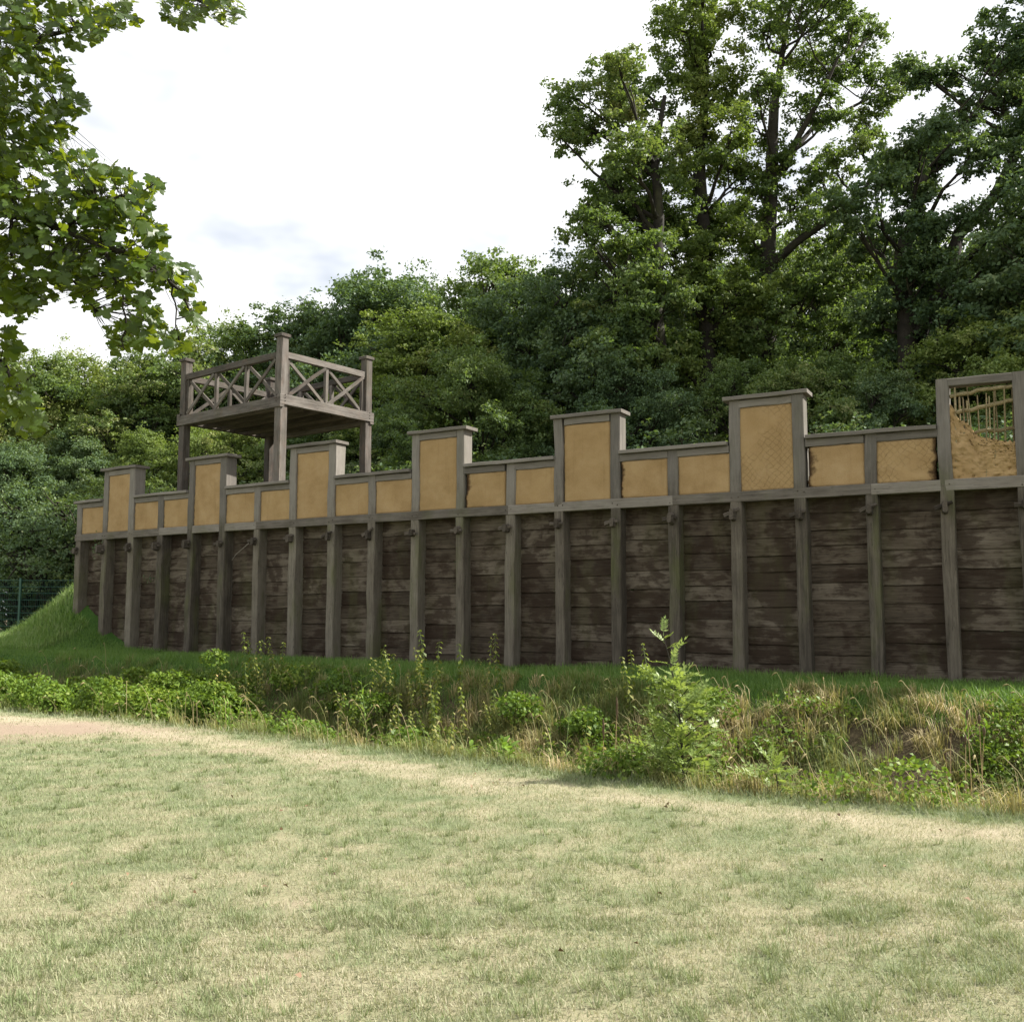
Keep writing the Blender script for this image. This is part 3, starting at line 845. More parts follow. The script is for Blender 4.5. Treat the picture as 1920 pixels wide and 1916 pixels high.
make_tree('oak_tree', [px_trunk([(1335, 1150, 0, .36), (1328, 700, 0, .30), (1322, 480, 0, .26), (1312, 300, .4, .20), (1325, 150, .6, .12), (1318, 20, .6, .06)], YB)], oakB,
          at(1335, 1150, YB) * np.array([1, 1, 0]) + np.array([0, 0, .4]), ro, LEAF_YEL, .145, 1250, 'tall yellow-green oak with a dark straight trunk, middle of the tall oaks')
oakC = px_blobs([(1430, 62, 46), (1482, 20, 48), (1540, 30, 46), (1592, 62, 40), (1630, 60, 30), (1602, 120, 38), (1640, 165, 34), (1552, 130, 38), (1562, 205, 42), (1505, 105, 38),
                 (1418, 160, 40), (1412, 240, 42), (1502, 215, 32), (1484, 300, 30), (1560, 292, 34), (1622, 230, 36), (1665, 182, 24), (1600, 265, 32), (1440, 520, 75), (1530, 425, 60),
                 (1585, 490, 75), (1402, 430, 50), (1470, -30, 55), (1560, -35, 50), (1690, 150, 20), (1420, 340, 36), (1440, 620, 65), (1520, 570, 65), (1590, 630, 62), (1400, 560, 50), (1480, 700, 62), (1545, 350, 40), (1500, 380, 34)], YC, ro, 2.4)
make_tree('oak_tree', [px_trunk([(1442, 1150, 0, .42), (1440, 760, 0, .36), (1440, 480, 0, .30), (1448, 300, .2, .24), (1452, 190, .2, .17), (1475, 60, .4, .08), (1490, -40, .4, .04)], YC),
                       px_trunk([(1462, 330, .2, .15), (1490, 270, -.4, .12), (1535, 190, -.8, .09), (1570, 110, -1, .05)], YC),
                       px_trunk([(1475, 300, .2, .11), (1520, 245, .8, .09), (1600, 200, 1.2, .06), (1660, 170, 1.4, .03)], YC),
                       px_trunk([(1445, 500, .2, .18), (1500, 450, -.6, .15), (1560, 410, -1, .12), (1620, 360, -1.2, .09), (1650, 300, -1.2, .05)], YC)], oakC,
          at(1442, 1150, YC) * np.array([1, 1, 0]) + np.array([0, 0, .4]), ro, LEAF_OAK, .145, 1150, 'tallest open-crowned oak with bare forking limbs showing against the sky')
oakD = px_blobs([(1680, 330, 62), (1722, 270, 60), (1762, 300, 60), (1640, 355, 52), (1600, 405, 45), (1700, 400, 62), (1790, 235, 50), (1762, 420, 52), (1850, 180, 52), (1880, 115, 52),
                 (1905, 45, 52), (1842, 265, 52), (1902, 250, 55), (1935, 150, 75), (1955, 350, 85), (1875, 470, 62), (1785, 130, 26), (1742, 145, 22), (1700, 115, 16), (1835, 110, 32),
                 (1800, 560, 75), (1700, 520, 65), (1960, 0, 70), (1990, 220, 90), (1640, 460, 50), (1700, 650, 66), (1800, 670, 66), (1880, 610, 70), (1640, 590, 52), (1935, 520, 75), (1760, 740, 60), (1900, 720, 60)], YD, ro, 2.2)
make_tree('oak_tree', [px_trunk([(1715, 1150, 0, .40), (1708, 760, 0, .36), (1700, 580, 0, .31), (1690, 480, 0, .26), (1712, 420, .4, .20), (1735, 330, .6, .12), (1745, 250, .6, .07)], YD),
                       px_trunk([(1712, 640, 0, .27), (1770, 540, .4, .25), (1798, 440, .6, .22), (1862, 375, .7, .19), (1905, 290, .7, .15), (1935, 160, .7, .09), (1930, 40, .6, .05)], YD)], oakD,
          at(1715, 1150, YD) * np.array([1, 1, 0]) + np.array([0, 0, .4]), ro, LEAF_DARK, .145, 1200, 'dark oak with one heavy limb curving up to the right edge of the picture')

# generic woodland trees, three built once and copied
def generic(seed, H, Rr, nblob, dens, leaf, low=.28, label=None, mat=LEAF_DARK):
    rng = np.random.default_rng(seed)
    tr = [(0, 0, -.3, .30)] + [(rng.normal() * .12 * k, rng.normal() * .12 * k, H * .8 * k / 5, .30 * (1 - .17 * k)) for k in range(1, 6)]
    bl = []
    for k in range(nblob):
        t = (k + .5) / nblob; z = H * (low + (.93 - low) * t)
        pr = math.sin(math.pi * min(1, (.18 + .82 * t)) ** 1.15) ** .6
        a = k * 2.399 + rng.normal() * .3; rad = Rr * pr * rng.uniform(.40, .95)
        br = Rr * rng.uniform(.20, .36)
        bl.append((math.cos(a) * rad, math.sin(a) * rad, z, br))
    bl.append((rng.normal() * .3, rng.normal() * .3, H - Rr * .3, Rr * .32))
    return make_tree('woodland_tree', [tr], bl, (0, 0, 0), rng, mat, leaf, dens, label, 'tree', None)
wood = [generic(31, 13.0, 4.2, 28, 900, .128), generic(32, 12.0, 4.8, 31, 880, .125), generic(33, 14.5, 3.7, 29, 920, .128)]
bush = generic(41, 6.0, 2.9, 22, 520, .105, .06); bush.name = 'understorey_bush'; bush['category'] = 'bush'
MT = {'d': LEAF_DARK, 'o': LEAF_OAK, 'y': LEAF_YEL}
rg = np.random.default_rng(77)
# pixel x of the trunk, pixel y of the top, depth, model, leaf, width factor, label
TREES = [
    (60, 655, 44, 0, 'o', 1.0, 'pale woodland tree at the left edge under the hanging maple branch'),
    (165, 668, 47, 1, 'y', 1.0, 'yellowish round-topped tree, second from the left edge'),
    (262, 640, 43, 2, 'o', 1.1, 'green tree left of the watchtower under the maple twig ends'),
    (365, 650, 45, 0, 'd', 1.0, 'tree just behind the left post of the watchtower'),
    (455, 598, 46, 1, 'o', 1.0, 'tree rising behind the left railing of the watchtower'),
    (580, 548, 45, 2, 'd', 1.15, 'dark tree rising behind the near corner post of the watchtower'),
    (655, 570, 44, 0, 'd', 1.0, 'dark tree behind the right-hand post of the watchtower'),
    (745, 500, 46, 1, 'd', 1.0, 'high dark crown on the skyline right of the watchtower'),
    (800, 560, 38, 2, 'y', 1.25, 'bright yellow-green tree right of the watchtower'),
    (925, 470, 42, 0, 'o', 1.0, 'tall tree on the skyline above the middle merlon'),
    (1005, 490, 40, 2, 'd', 1.1, 'dark tree below the low leaf tuft of the left oak'),
    (1085, 500, 37, 1, 'd', .95, 'dark broad tree behind the merlon right of centre'),
    (890, 640, 33, 1, 'o', .9, 'lower green tree in front, above the third merlon from the right edge'),
    (1185, 660, 31, 0, 'd', .9, 'lower dark tree left of the tall oak trunks'),
    (1370, 650, 31, 2, 'o', .9, 'lower green tree in front of the tall oak trunks'),
    (1540, 650, 30, 1, 'o', .9, 'lower green tree between the forked oak and the curving oak'),
    (1660, 690, 28.5, 0, 'd', .9, 'lower dark tree in front of the curving oak trunk'),
    (1830, 640, 30, 2, 'o', .95, 'green tree below the heavy curving oak limb'),
    (1930, 560, 29, 1, 'y', 1.0, 'yellow-green tree cut by the right edge above the wattle frame'),
    (30, 820, 38, 1, 'd', .95, 'low dark tree above the green wire fence at the left edge'),
    (140, 800, 40, 0, 'd', 1.0, 'low dark tree behind the left end of the palisade'),
    (270, 790, 37, 2, 'y', 1.0, 'yellowish lower tree left of the tower legs'),
    (420, 790, 39, 1, 'y', 1.0, 'yellow-green lower tree seen under the watchtower floor'),
    (600, 760, 37, 0, 'o', 1.0, 'green lower tree between the tower legs and the right tower post'),
    (740, 740, 35, 2, 'd', .9, 'dark lower tree just right of the watchtower'),
]
def put_tree(src, H, px, top, Y, mat, wf, label, group=None):
    z0 = .3
    zt = at(px, top, Y)[2]; sz = (zt - z0) / H
    p = at(px, 1000, Y)
    return copy_tree(src, (p[0], p[1], z0), rg.random() * 6.28, sz * wf if wf * sz < 1.5 else 1.5, mat, label, group, sz)
HS = (13.2, 12.2, 14.7)
for k, (x, y, h_) in enumerate(((19.5, 29.0, 17.0), (23.5, 33.5, 18.5), (27.0, 29.5, 18.0))):  # unseen trees beyond the frame, added to shade the bushes behind the wall
    copy_tree(wood[k], (x, y, .3), k * 1.3, 1.35, LEAF_DARK, ('nearest', 'middle', 'farthest')[k] + ' of three unseen trees continuing the wood past the right edge, added for their shade', 'unseen shade trees past the right edge', h_ / HS[k])
first = [True] * 3
for px, top, Y, k, mt, wf, lab in TREES:
    put_tree(wood[k], HS[k], px, top, Y, MT[mt], wf, lab)
# the deeper wood behind them, one seen through another
G2 = 'trees standing deeper in the wood'; deep = []; low = []
for i in range(18):
    px = -40 + i * 118 + rg.normal() * 18
    skyl = float(np.interp(px, [0, 400, 700, 1000, 1150, 1500, 2000], [720, 680, 600, 560, 520, 440, 420]))
    deep.append((px, put_tree(wood[i % 3], HS[i % 3], px, skyl, 56 + rg.normal() * 2, MT['do'[i % 2]], 1.1, '-', G2)))
G3 = 'bushes of the undergrowth behind the palisade'
for i in range(17):
    px = 10 + i * 118 + rg.normal() * 22
    Y = float(np.interp(px, [0, 1900], [35, 24.5])) + rg.normal() * .7
    top = float(np.interp(px, [0, 300, 900, 1900], [930, 895, 862, 765])) + rg.normal() * 14
    low.append((px, put_tree(bush, 6.1, px, top, Y, MT['ddodd'[i % 5]], 1.15, '-', G3)))
# the models themselves stand deep in the wood
for k, t in enumerate(wood + [bush]):
    p = at(250 + k * 420, 1000, 50 + k)
    M = Matrix.Translation(Vector((p[0], p[1], .3)))
    t.matrix_world = M; WM[t.name] = M
    (deep if k < 3 else low).append((250 + k * 420, t))
    t['group'] = G2 if k < 3 else G3
ORD = 'leftmost,second,third,fourth,fifth,sixth,seventh,eighth,ninth,tenth,eleventh,twelfth,thirteenth,fourteenth,fifteenth,sixteenth,seventeenth,eighteenth,nineteenth,twentieth,rightmost'.split(',')
for q, (_, t) in enumerate(sorted(deep, key=lambda e: e[0])):
    t['label'] = ORD[q] + ('' if q in (0, len(deep) - 1) else ' from the left') + ' tree of the back row, half hidden by the trees before it'
for q, (_, t) in enumerate(sorted(low, key=lambda e: e[0])):
    t['label'] = (ORD[q] if q < len(low) - 1 else 'rightmost') + ('' if q in (0, len(low) - 1) else ' from the left') + ' dark bush of the undergrowth showing above the palisade'

# ------------------------------------------------------------------ lawn, berm and mound grass
rgz = np.random.default_rng(8)
def on_ground(x, y): return np.stack([x, y, ground_z(x, y)], 1)
N = 330000
yy = np.exp(rgz.uniform(math.log(5.4), math.log(19.5), int(N * .8)))
yy = np.concatenate([rgz.uniform(3.9, 5.6, int(N * .2)), yy])
xx = rgz.uniform(-.56, .56, len(yy)) * yy
s_, d_ = wcoord(xx, yy)
keep = (d_ > lawn_edge(s_) - .1) & (rgz.random(len(xx)) > bareness(xx, yy) * 1.05)
tuft = vnoise(xx, yy, .16, 12, 2)
keep &= rgz.random(len(xx)) < .35 + tuft * 1.0
xx, yy, s_, d_, tuft = xx[keep], yy[keep], s_[keep], d_[keep], tuft[keep]
dr = dryness(xx, yy)
hh = (.016 + .030 * tuft * rgz.random(len(xx)) + .012 * rgz.random(len(xx))) * (1.15 - .35 * dr)
hh *= 1 + 1.6 * np.exp(-((d_ - lawn_edge(s_)) / .35) ** 2)
V, F = blades(on_ground(xx, yy), hh, np.maximum(.0042, .00058 * yy) * rgz.uniform(.7, 1.3, len(xx)), rgz.uniform(.2, 1.25, len(xx)), rgz)
tn = np.clip(.02 + dr * .95 + rgz.normal(size=len(xx)) * .24, 0, 1.2)
link('lawn_grass', mesh_np('lawn_grass', V, F, GRASS_LAWN, {'tint': tn}), None, None, 'short mown lawn, patchy green and straw-dry, in the foreground', 'grass', None, 'stuff')

# greener tufts standing a little above the mown turf, and dry leaves blown onto it
ty = np.exp(rgz.uniform(math.log(4.2), math.log(17), 1500)); tx = rgz.uniform(-.55, .55, 1500) * ty
s_, d_ = wcoord(tx, ty); k = (d_ > lawn_edge(s_) + .1) & (bareness(tx, ty) < .3) & (dryness(tx, ty) < .55); tx, ty = tx[k], ty[k]
nb_ = 26; bx = np.repeat(tx, nb_); by = np.repeat(ty, nb_); az = rgz.random(len(bx)) * 6.28; rr = rgz.random(len(bx)) ** .6 * np.repeat(rgz.uniform(.02, .07, len(tx)), nb_)
V, F = blades(on_ground(bx + np.cos(az) * rr, by + np.sin(az) * rr), rgz.uniform(.03, .075, len(bx)), np.maximum(.004, .0006 * by), rgz.uniform(.1, 1.0, len(bx)), rgz, az)
link('turf_tufts', mesh_np('turf_tufts', V, F, GRASS_LAWN, {'tint': np.clip(rgz.normal(.0, .14, len(bx)), 0, 1)}), None, None, 'small greener grass tufts dotted over the lawn', 'grass', None, 'stuff')
ly = np.exp(rgz.uniform(math.log(4.4), math.log(14), 50)); lx = rgz.uniform(-.52, .52, 50) * ly
s_, d_ = wcoord(lx, ly); k = d_ > lawn_edge(s_) + .3; P = on_ground(lx[k], ly[k]) + np.array([0, 0, .035])
V, F = leaf_quads(P, norms(len(P), rgz, None, 1.2), rgz.uniform(.025, .05, len(P)), rgz.uniform(.015, .03, len(P)), rgz, .25)
link('leaf_litter', mesh_np('leaf_litter', V, F, plain('dry_leaf', (.20, .13, .075)), {}), None, None, 'few dry brown leaves blown over the lawn', 'leaf litter', None, 'stuff')

def scatter_sd(n, s0, s1, dfun0, dfun1):
    s = rgz.uniform(s0, s1, n); u = rgz.random(n)
    d = dfun0(s) + (dfun1(s) - dfun0(s)) * u
    p = wpos(s, d); return p[:, 0], p[:, 1], s, d
x, y, s_, d_ = scatter_sd(110000, -9, 18.5, lambda s: s * 0 - .02, lambda s: berm_edge(s) + np.interp(s, [-3, 1], [.6, 1.5]))
hb = rgz.uniform(.05, .12, len(x)) * (1 + .8 * sstep(0.3, .8, vnoise(x, y, .8, 3)))
V, F = blades(on_ground(x, y), hb, .010, rgz.uniform(.1, .9, len(x)), rgz)
link('berm_grass', mesh_np('berm_grass', V, F, GRASS_BERM, {'tint': np.clip(rgz.normal(.4, .2, len(x)), 0, 1)}), None, None, 'lush green grass strip along the foot of the palisade', 'grass', None, 'stuff')
# taller pale grass on the mound past the wall end
x, y, s_, d_ = scatter_sd(26000, 14.6, 21, lambda s: s * 0 - 3.2, lambda s: s * 0 + 1.6)
k = ~((s_ < 15.45) & (d_ < .05)); x, y = x[k], y[k]
V, F = blades(on_ground(x, y), rgz.uniform(.10, .30, len(x)), .012, rgz.uniform(.2, 1.0, len(x)), rgz, two=True)
link('mound_grass', mesh_np('mound_grass', V, F, GRASS_MOUND, {'tint': np.repeat(np.clip(rgz.normal(.65, .25, len(x)), 0, 1.2), 2)}), None, None, 'longer pale grass on the mound at the left end of the palisade', 'grass', None, 'stuff')

# ------------------------------------------------------------------ ditch vegetation
rd = np.random.default_rng(14)
def ditch_pts(n, s0, s1, t0, t1):
    s = rd.uniform(s0, s1, n); t = rd.uniform(t0, t1, n)
    d = berm_edge(s) + (lawn_edge(s) - berm_edge(s)) * t
    p = wpos(s, d); return p[:, 0], p[:, 1], s, t
# dry grass in tufts all through the ditch, thickest on the right
x, y, s_, t_ = ditch_pts(5600, -10, 17.5, .0, 1.0)
amt = np.interp(s_, [-10, -3, -1.5, 3, 5, 14], [1.5, 1.4, .8, .6, .28, .22]) * np.clip(2.6 * vnoise(x, y, .9, 6) - .5, .08, 1.2)
k = rd.random(len(x)) < amt; x, y, s_, t_ = x[k], y[k], s_[k], t_[k]
nbl = 34; n = len(x)
size = rd.uniform(.22, .62, n) * np.interp(t_, [0, .3, .8, 1], [.4, 1, 1, .55])
bx = np.repeat(x, nbl); by = np.repeat(y, nbl); az = rd.random(n * nbl) * 6.28
rr = rd.random(n * nbl) ** .7 * .10
bx = bx + np.cos(az) * rr; by = by + np.sin(az) * rr
h_ = np.repeat(size, nbl) * rd.uniform(.45, 1.15, n * nbl)
ln = np.clip(rd.normal(.85, .38, n * nbl), .05, 1.75)
wnd = az * .6 + .4 * rd.normal(2.4, 1.0, n * nbl)
V, F = blades(on_ground(bx, by), h_, rd.uniform(.005, .012, n * nbl), ln, rd, wnd, True)
tt = np.clip(np.repeat(np.clip(vnoise(x, y, 1.2, 8) * 1.5 - .52 + .25 * rd.normal(size=n) + np.interp(s_, [-8, -2.5, 0, 6], [.30, .16, -.06, -.18]), 0, 1), nbl) + rd.normal(size=n * nbl) * .15, 0, 1.2)
link('ditch_grass', mesh_np('ditch_grass', V, F, GRASS_DRY, {'tint': np.repeat(tt, 2)}), None, None, 'tangled half-dry long grass tufts filling the ditch', 'grass', None, 'stuff')
# seeding stalks above it
acc = Acc()
x, y, s_, t_ = ditch_pts(520, -9, 12, .10, .97)
P = on_ground(x, y)
for p in P:
    hgt = rd.uniform(.35, .72); a = rd.normal(2.8, 1.0); ln = rd.uniform(.1, .5)
    tip = p + np.array([math.cos(a) * ln * hgt, math.sin(a) * ln * hgt, hgt])
    pt = bez(p, p + np.array([0, 0, hgt * .7]), tip, 5)
    acc.add(*tube(pt, [.004, .004, .0035, .003, .003], 3), t=rd.uniform(.55, 1.1))
    e = tip + np.array([math.cos(a) * .07, math.sin(a) * .07, -.015 - rd.random() * .04])
    acc.add(*tube(bez(tip, tip + (e - tip) * .5 + np.array([0, 0, .02]), e, 4), [.004, .011, .010, .002], 4), t=rd.uniform(.6, 1.1))
link('seeding_grass', acc.mesh('seeding_grass', GRASS_DRY), None, None, 'straw-coloured seeding grass stalks rising out of the ditch', 'grass', None, 'stuff')

def leaf_cloud(cs, n, leaf, mat, rng, name, label, cat, tmean=.45, flat=.6, stems=None):
    LP, LN = [], []
    for (cx, cyy, cz, r) in cs:
        D = unit(rng.normal(size=(n, 3)) + np.array([0, 0, .35])); rr = r * (.55 + .5 * rng.random(n))
        P = np.array([cx, cyy, cz]) + D * rr[:, None] * np.array([1, 1, flat])
        LP.append(P); LN.append(norms(n, rng, D, .8, .5))
    P = np.concatenate(LP); N_ = np.concatenate(LN)
    g = ground_z(P[:, 0], P[:, 1]); P[:, 2] = np.maximum(P[:, 2], g + .03)
    S = leaf * rng.uniform(.6, 1.3, len(P))
    V, F = leaf_quads(P, N_, S, S * .72, rng, .14)
    T = np.clip(rng.normal(tmean, .2, len(P)), 0, 1.1)
    return link(name, mesh_np(name, V, F, mat, {'tint': T}), None, None, label, cat, None, 'stuff')
def mounds(n, per, s0, s1, t0, t1, h0, h1, rad):
    x, y, s, t = ditch_pts(n, s0, s1, t0, t1); out = []
    for i in range(n):
        hh = rd.uniform(h0, h1); R = rad * rd.uniform(.7, 1.25)
        for _ in range(per):
            a = rd.random() * 6.28; q = R * math.sqrt(rd.random())
            cx, cyy = x[i] + math.cos(a) * q, y[i] + math.sin(a) * q * .8
            out.append((cx, cyy, float(ground_z(cx, cyy)) + hh * (1 - .75 * (q / R) ** 2) * rd.uniform(.75, 1.0), rd.uniform(.2, .38)))
    return out
def bramble_centres(n, s0, s1, t0, t1, h0, h1, r0, r1):
    x, y, s, t = ditch_pts(n, s0, s1, t0, t1)
    z = ground_z(x, y)
    return [(x[i], y[i], z[i] + rd.uniform(h0, h1), rd.uniform(r0, r1)) for i in range(n)]
leaf_cloud(mounds(34, 10, 4.4, 18, .30, .86, .75, 1.4, .8) + bramble_centres(45, 4.0, 18, .1, .9, .05, .35, .25, .45), 250, .070, LEAF_BRAMBLE, rd, 'bramble_thicket', 'leafy yellow-green bramble thicket in the left of the ditch', 'brambles', .55)
leaf_cloud(mounds(22, 6, -2.5, 6, .15, .85, .2, .7, .5), 170, .060, LEAF_BRAMBLE, rd, 'low_scrub', 'low dark leafy scrub between the nettles in the ditch', 'scrub', .25)
leaf_cloud(mounds(30, 6, -9.5, -1, .15, .95, .15, .6, .5), 150, .055, LEAF_BRAMBLE, rd, 'mixed_weeds', 'green weeds growing among the dry grass in the right of the ditch', 'weeds', .4)

# nettles: upright stems with drooping paired leaves
def nettle_mesh(rng, h):
    st = Acc(); P, N_, T_, S = [], [], [], []
    tip = np.array([rng.normal() * .08, rng.normal() * .08, h])
    path = bez((0, 0, -.1), (rng.normal() * .05, rng.normal() * .05, h * .5), tip, 7)
    st.add(*tube(path, np.linspace(.007, .003, 7), 5))
    nn = 13
    for i in range(nn):
        f = .22 + .78 * i / (nn - 1)
        p = np.array([np.interp(f, np.linspace(0, 1, 7), path[:, j]) for j in range(3)])
        a0 = i * 1.57 + rng.normal() * .3
        sz = .125 * (1 - .5 * f) * rng.uniform(.8, 1.2)
        for k in (0, math.pi):
            dv = np.array([math.cos(a0 + k), math.sin(a0 + k), 0])
            t = unit(dv + np.array([0, 0, -rng.uniform(.3, 1.1)]))
            P.append(p + t * sz * .55); T_.append(t); N_.append(unit(np.array([0, 0, 1.0]) + dv * .7 + rng.normal(size=3) * .2)); S.append(sz)
    P, N_, T_, S = map(np.array, (P, N_, T_, S))
    V, F = leaf_quads(P, N_, S * 1.15, S * .6, rng, .1, T_)
    return st.mesh('stem', STEM_GREEN), mesh_np('leaves', V, F, LEAF_NETTLE, {'tint': np.clip(rng.normal(.5, .22, len(P)), 0, 1)})
nmods = [nettle_mesh(rd, h_) for h_ in (.95, 1.05, 1.2, 1.0, 1.12, .9)]
x, y, s_, t_ = ditch_pts(420, -2.8, 6.2, .10, .72)
k = vnoise(x, y, .9, 77, 2) > .53; x, y = x[k][:150], y[k][:150]
for i in range(len(x)):
    g = float(ground_z(x[i], y[i]))
    M = Matrix.Translation(Vector((x[i], y[i], g))) @ Matrix.Rotation(rd.random() * 6.28, 4, 'Z') @ Matrix.Rotation(rd.normal() * .2, 4, 'X') @ Matrix.Scale(rd.uniform(.55, 1.05), 4)
    r = link('nettle', None, M, None, 'yellowing upright nettle in the dense nettle bed in the middle of the ditch', 'nettle', 'nettles in the middle of the ditch')
    a, b = nmods[i % 6]
    link('stem', a, M, r); link('foliage', b, M, r)

# single herbs with a look of their own
def lance_leaf(L, W, mat, name='leaf', curl=.25):
    V = []; F = []
    ks = 6
    for i in range(ks + 1):
        t = i / ks; w = W / 2 * math.sin(math.pi * min(1, .08 + t * .92)) ** .8 + .0008; z = curl * L * (t * .6 - t * t)
        V += [(L * t, -w, z + w * .25), (L * t, 0, z), (L * t, w, z + w * .25)]
    for i in range(ks):
        a = i * 3
        F += [(a, a + 1, a + 4, a + 3), (a + 1, a + 2, a + 5, a + 4)]
    return mesh_np(name, np.array(V), np.array(F), mat, {'tint': np.full(len(F), .5)}, True)
def herb(name, label, base, h, nleaf, leafme, rng, cat='plant', lean=.05, elev=(.2, .9), scale=(.7, 1.1), stem_r=.006, stem_mat=None, top=None, nstem=1, group=None, fmin=.12):
    base = np.asarray(base, float); M0 = Matrix.Translation(Vector(base))
    root = link(name, None, M0, None, label, cat, group)
    for q in range(nstem):
        hh_ = h * rng.uniform(.75, 1.0) if q else h
        off = np.array([rng.normal() * .06, rng.normal() * .06, 0]) * (q > 0)
        tip = off * 1.8 + np.array([rng.normal() * lean * h, rng.normal() * lean * h, hh_])
        path = bez(off - np.array([0, 0, .08]), off + np.array([rng.normal() * .03, rng.normal() * .03, hh_ * .5]), tip, 7)
        v, f = tube(path, np.linspace(stem_r, stem_r * .4, 7), 6)
        link('stem', py_mesh('stem', v, f, stem_mat or STEM_GREEN), M0, root)
        for i in range(nleaf):
            f_ = fmin + (1 - fmin) * i / max(1, nleaf - 1)
            p = np.array([np.interp(f_, np.linspace(0, 1, 7), path[:, j]) for j in range(3)])
            M = M0 @ Matrix.Translation(Vector(p)) @ Matrix.Rotation(i * 2.4 + rng.normal() * .4, 4, 'Z') @ Matrix.Rotation(-rng.uniform(*elev) - .35 * f_, 4, 'Y') @ Matrix.Scale(rng.uniform(*scale) * (1 - .35 * f_), 4)
            link('leaf', leafme, M, root)
        if top is not None:
            link(top[0], top[1], M0 @ Matrix.Translation(Vector(tip)), root)
    return root
def gp(px, py, Y, z=None):
    p = at(px, py, Y); return np.array([p[0], p[1], float(ground_z(p[0], p[1]))])
L_lance = lance_leaf(.20, .035, LEAF_BRIGHT); L_broad = lance_leaf(.20, .11, LEAF_BRIGHT); L_small = lance_leaf(.12, .022, LEAF_SAPLING)
herb('willow_seedling', 'bright narrow-leaved willow seedling on the berm near the right edge', gp(1810, 1330, 12), .62, 16, L_lance, rd, nstem=2)
herb('sow_thistle', 'tall pale sow thistle rising from the lawn edge right of the brambles', gp(690, 1390, 12.9), .95, 14, L_lance, rd, scale=(.5, .9))
herb('willowherb', 'bright clump of willowherb at the ditch edge below the brambles', gp(430, 1370, 15.2), .72, 15, L_lance, rd, nstem=5, lean=.12)
herb('willowherb', 'broad-leaved bright herb clump at the far left of the ditch', gp(50, 1330, 18.2), .95, 13, L_lance, rd, nstem=5, lean=.12)
herb('willowherb', 'bright herb between the bramble thicket and the left edge clump', gp(120, 1335, 17.6), .8, 12, L_lance, rd, nstem=3, lean=.12)
herb('burdock', 'low broad-leaved bright plant at the lawn edge in front of the nettles', gp(945, 1425, 11.25), .28, 9, L_broad, rd, nstem=2, elev=(.1, .5))
herb('burdock', 'second low broad-leaved plant beside the tall thistle stalk', gp(880, 1415, 11.6), .22, 7, L_broad, rd, elev=(.1, .5))
herb('thistle', 'grey-green thistle stalk standing in front of the nettles', gp(1060, 1425, 11.2), 1.05, 12, L_small, rd, scale=(.6, 1.2))
herb('thistle', 'second thistle stalk just right of the first', gp(1035, 1420, 11.5), .85, 10, L_small, rd, scale=(.6, 1.2))
v, f = tube([(0, 0, -.02), (0, 0, .0), (0, 0, .06), (0, 0, .16), (0, 0, .26), (0, 0, .30)], [.001, .012, .022, .020, .010, .002], 7)
herb('loosestrife', 'purple loosestrife spike above the bramble thicket', gp(233, 1300, 19), .72, 8, L_small, rd, top=('flower_spike', py_mesh('flower_spike', v, f, FLOWER)))
# dry dock stalks
v, f = tube([(0, 0, -.16), (.004, 0, -.12), (0, .004, -.06), (.003, 0, 0), (0, 0, .05), (0, 0, .08)], [.003, .009, .013, .011, .007, .001], 7)
dockhead = py_mesh('seed_head', v, f, SEED_BROWN)
docks = ['tallest dry brown dock stalk left of the sapling', 'leaning dry dock stalk, left of the dock group', 'short dry dock stalk, right of the dock group']
for i, (px, py, hh_) in enumerate([(1150, 1465, .92), (1130, 1460, .72), (1172, 1465, .60)]):
    herb('dock', docks[i], gp(px, py, 10.75 + .15 * i), hh_, 4, L_small, rd, stem_mat=STEM_DRY, top=('seed_head', dockhead), stem_r=.007, scale=(.4, .7))
v, f = tube([(0, 0, -.02), (0, 0, 0), (0, 0, .02), (0, 0, .05), (0, 0, .075), (0, 0, .085)], [.002, .010, .015, .016, .010, .002], 8)
teasel = py_mesh('seed_head', v, f, SEED_BROWN)
tl = ['topmost dark teasel head in the dry grass', 'dark teasel head just right of the topmost one', 'lowest dark teasel head in the dry grass', 'dark teasel head far left of the teasels', 'dark teasel head between the upper and lower ones', 'pale-based teasel head nearest the lawn']
for i, (px, py) in enumerate([(1815, 1345), (1841, 1355), (1808, 1393), (1780, 1378), (1845, 1378), (1775, 1420)]):
    Y = 11.0 - i * .12; p = at(px, py, Y); g = float(ground_z(p[0], p[1]))
    herb('teasel', tl[i], (p[0], p[1], g), max(.25, p[2] - g), 3, L_small, rd, lean=.01, stem_mat=STEM_DRY, top=('seed_head', teasel), scale=(.3, .6))

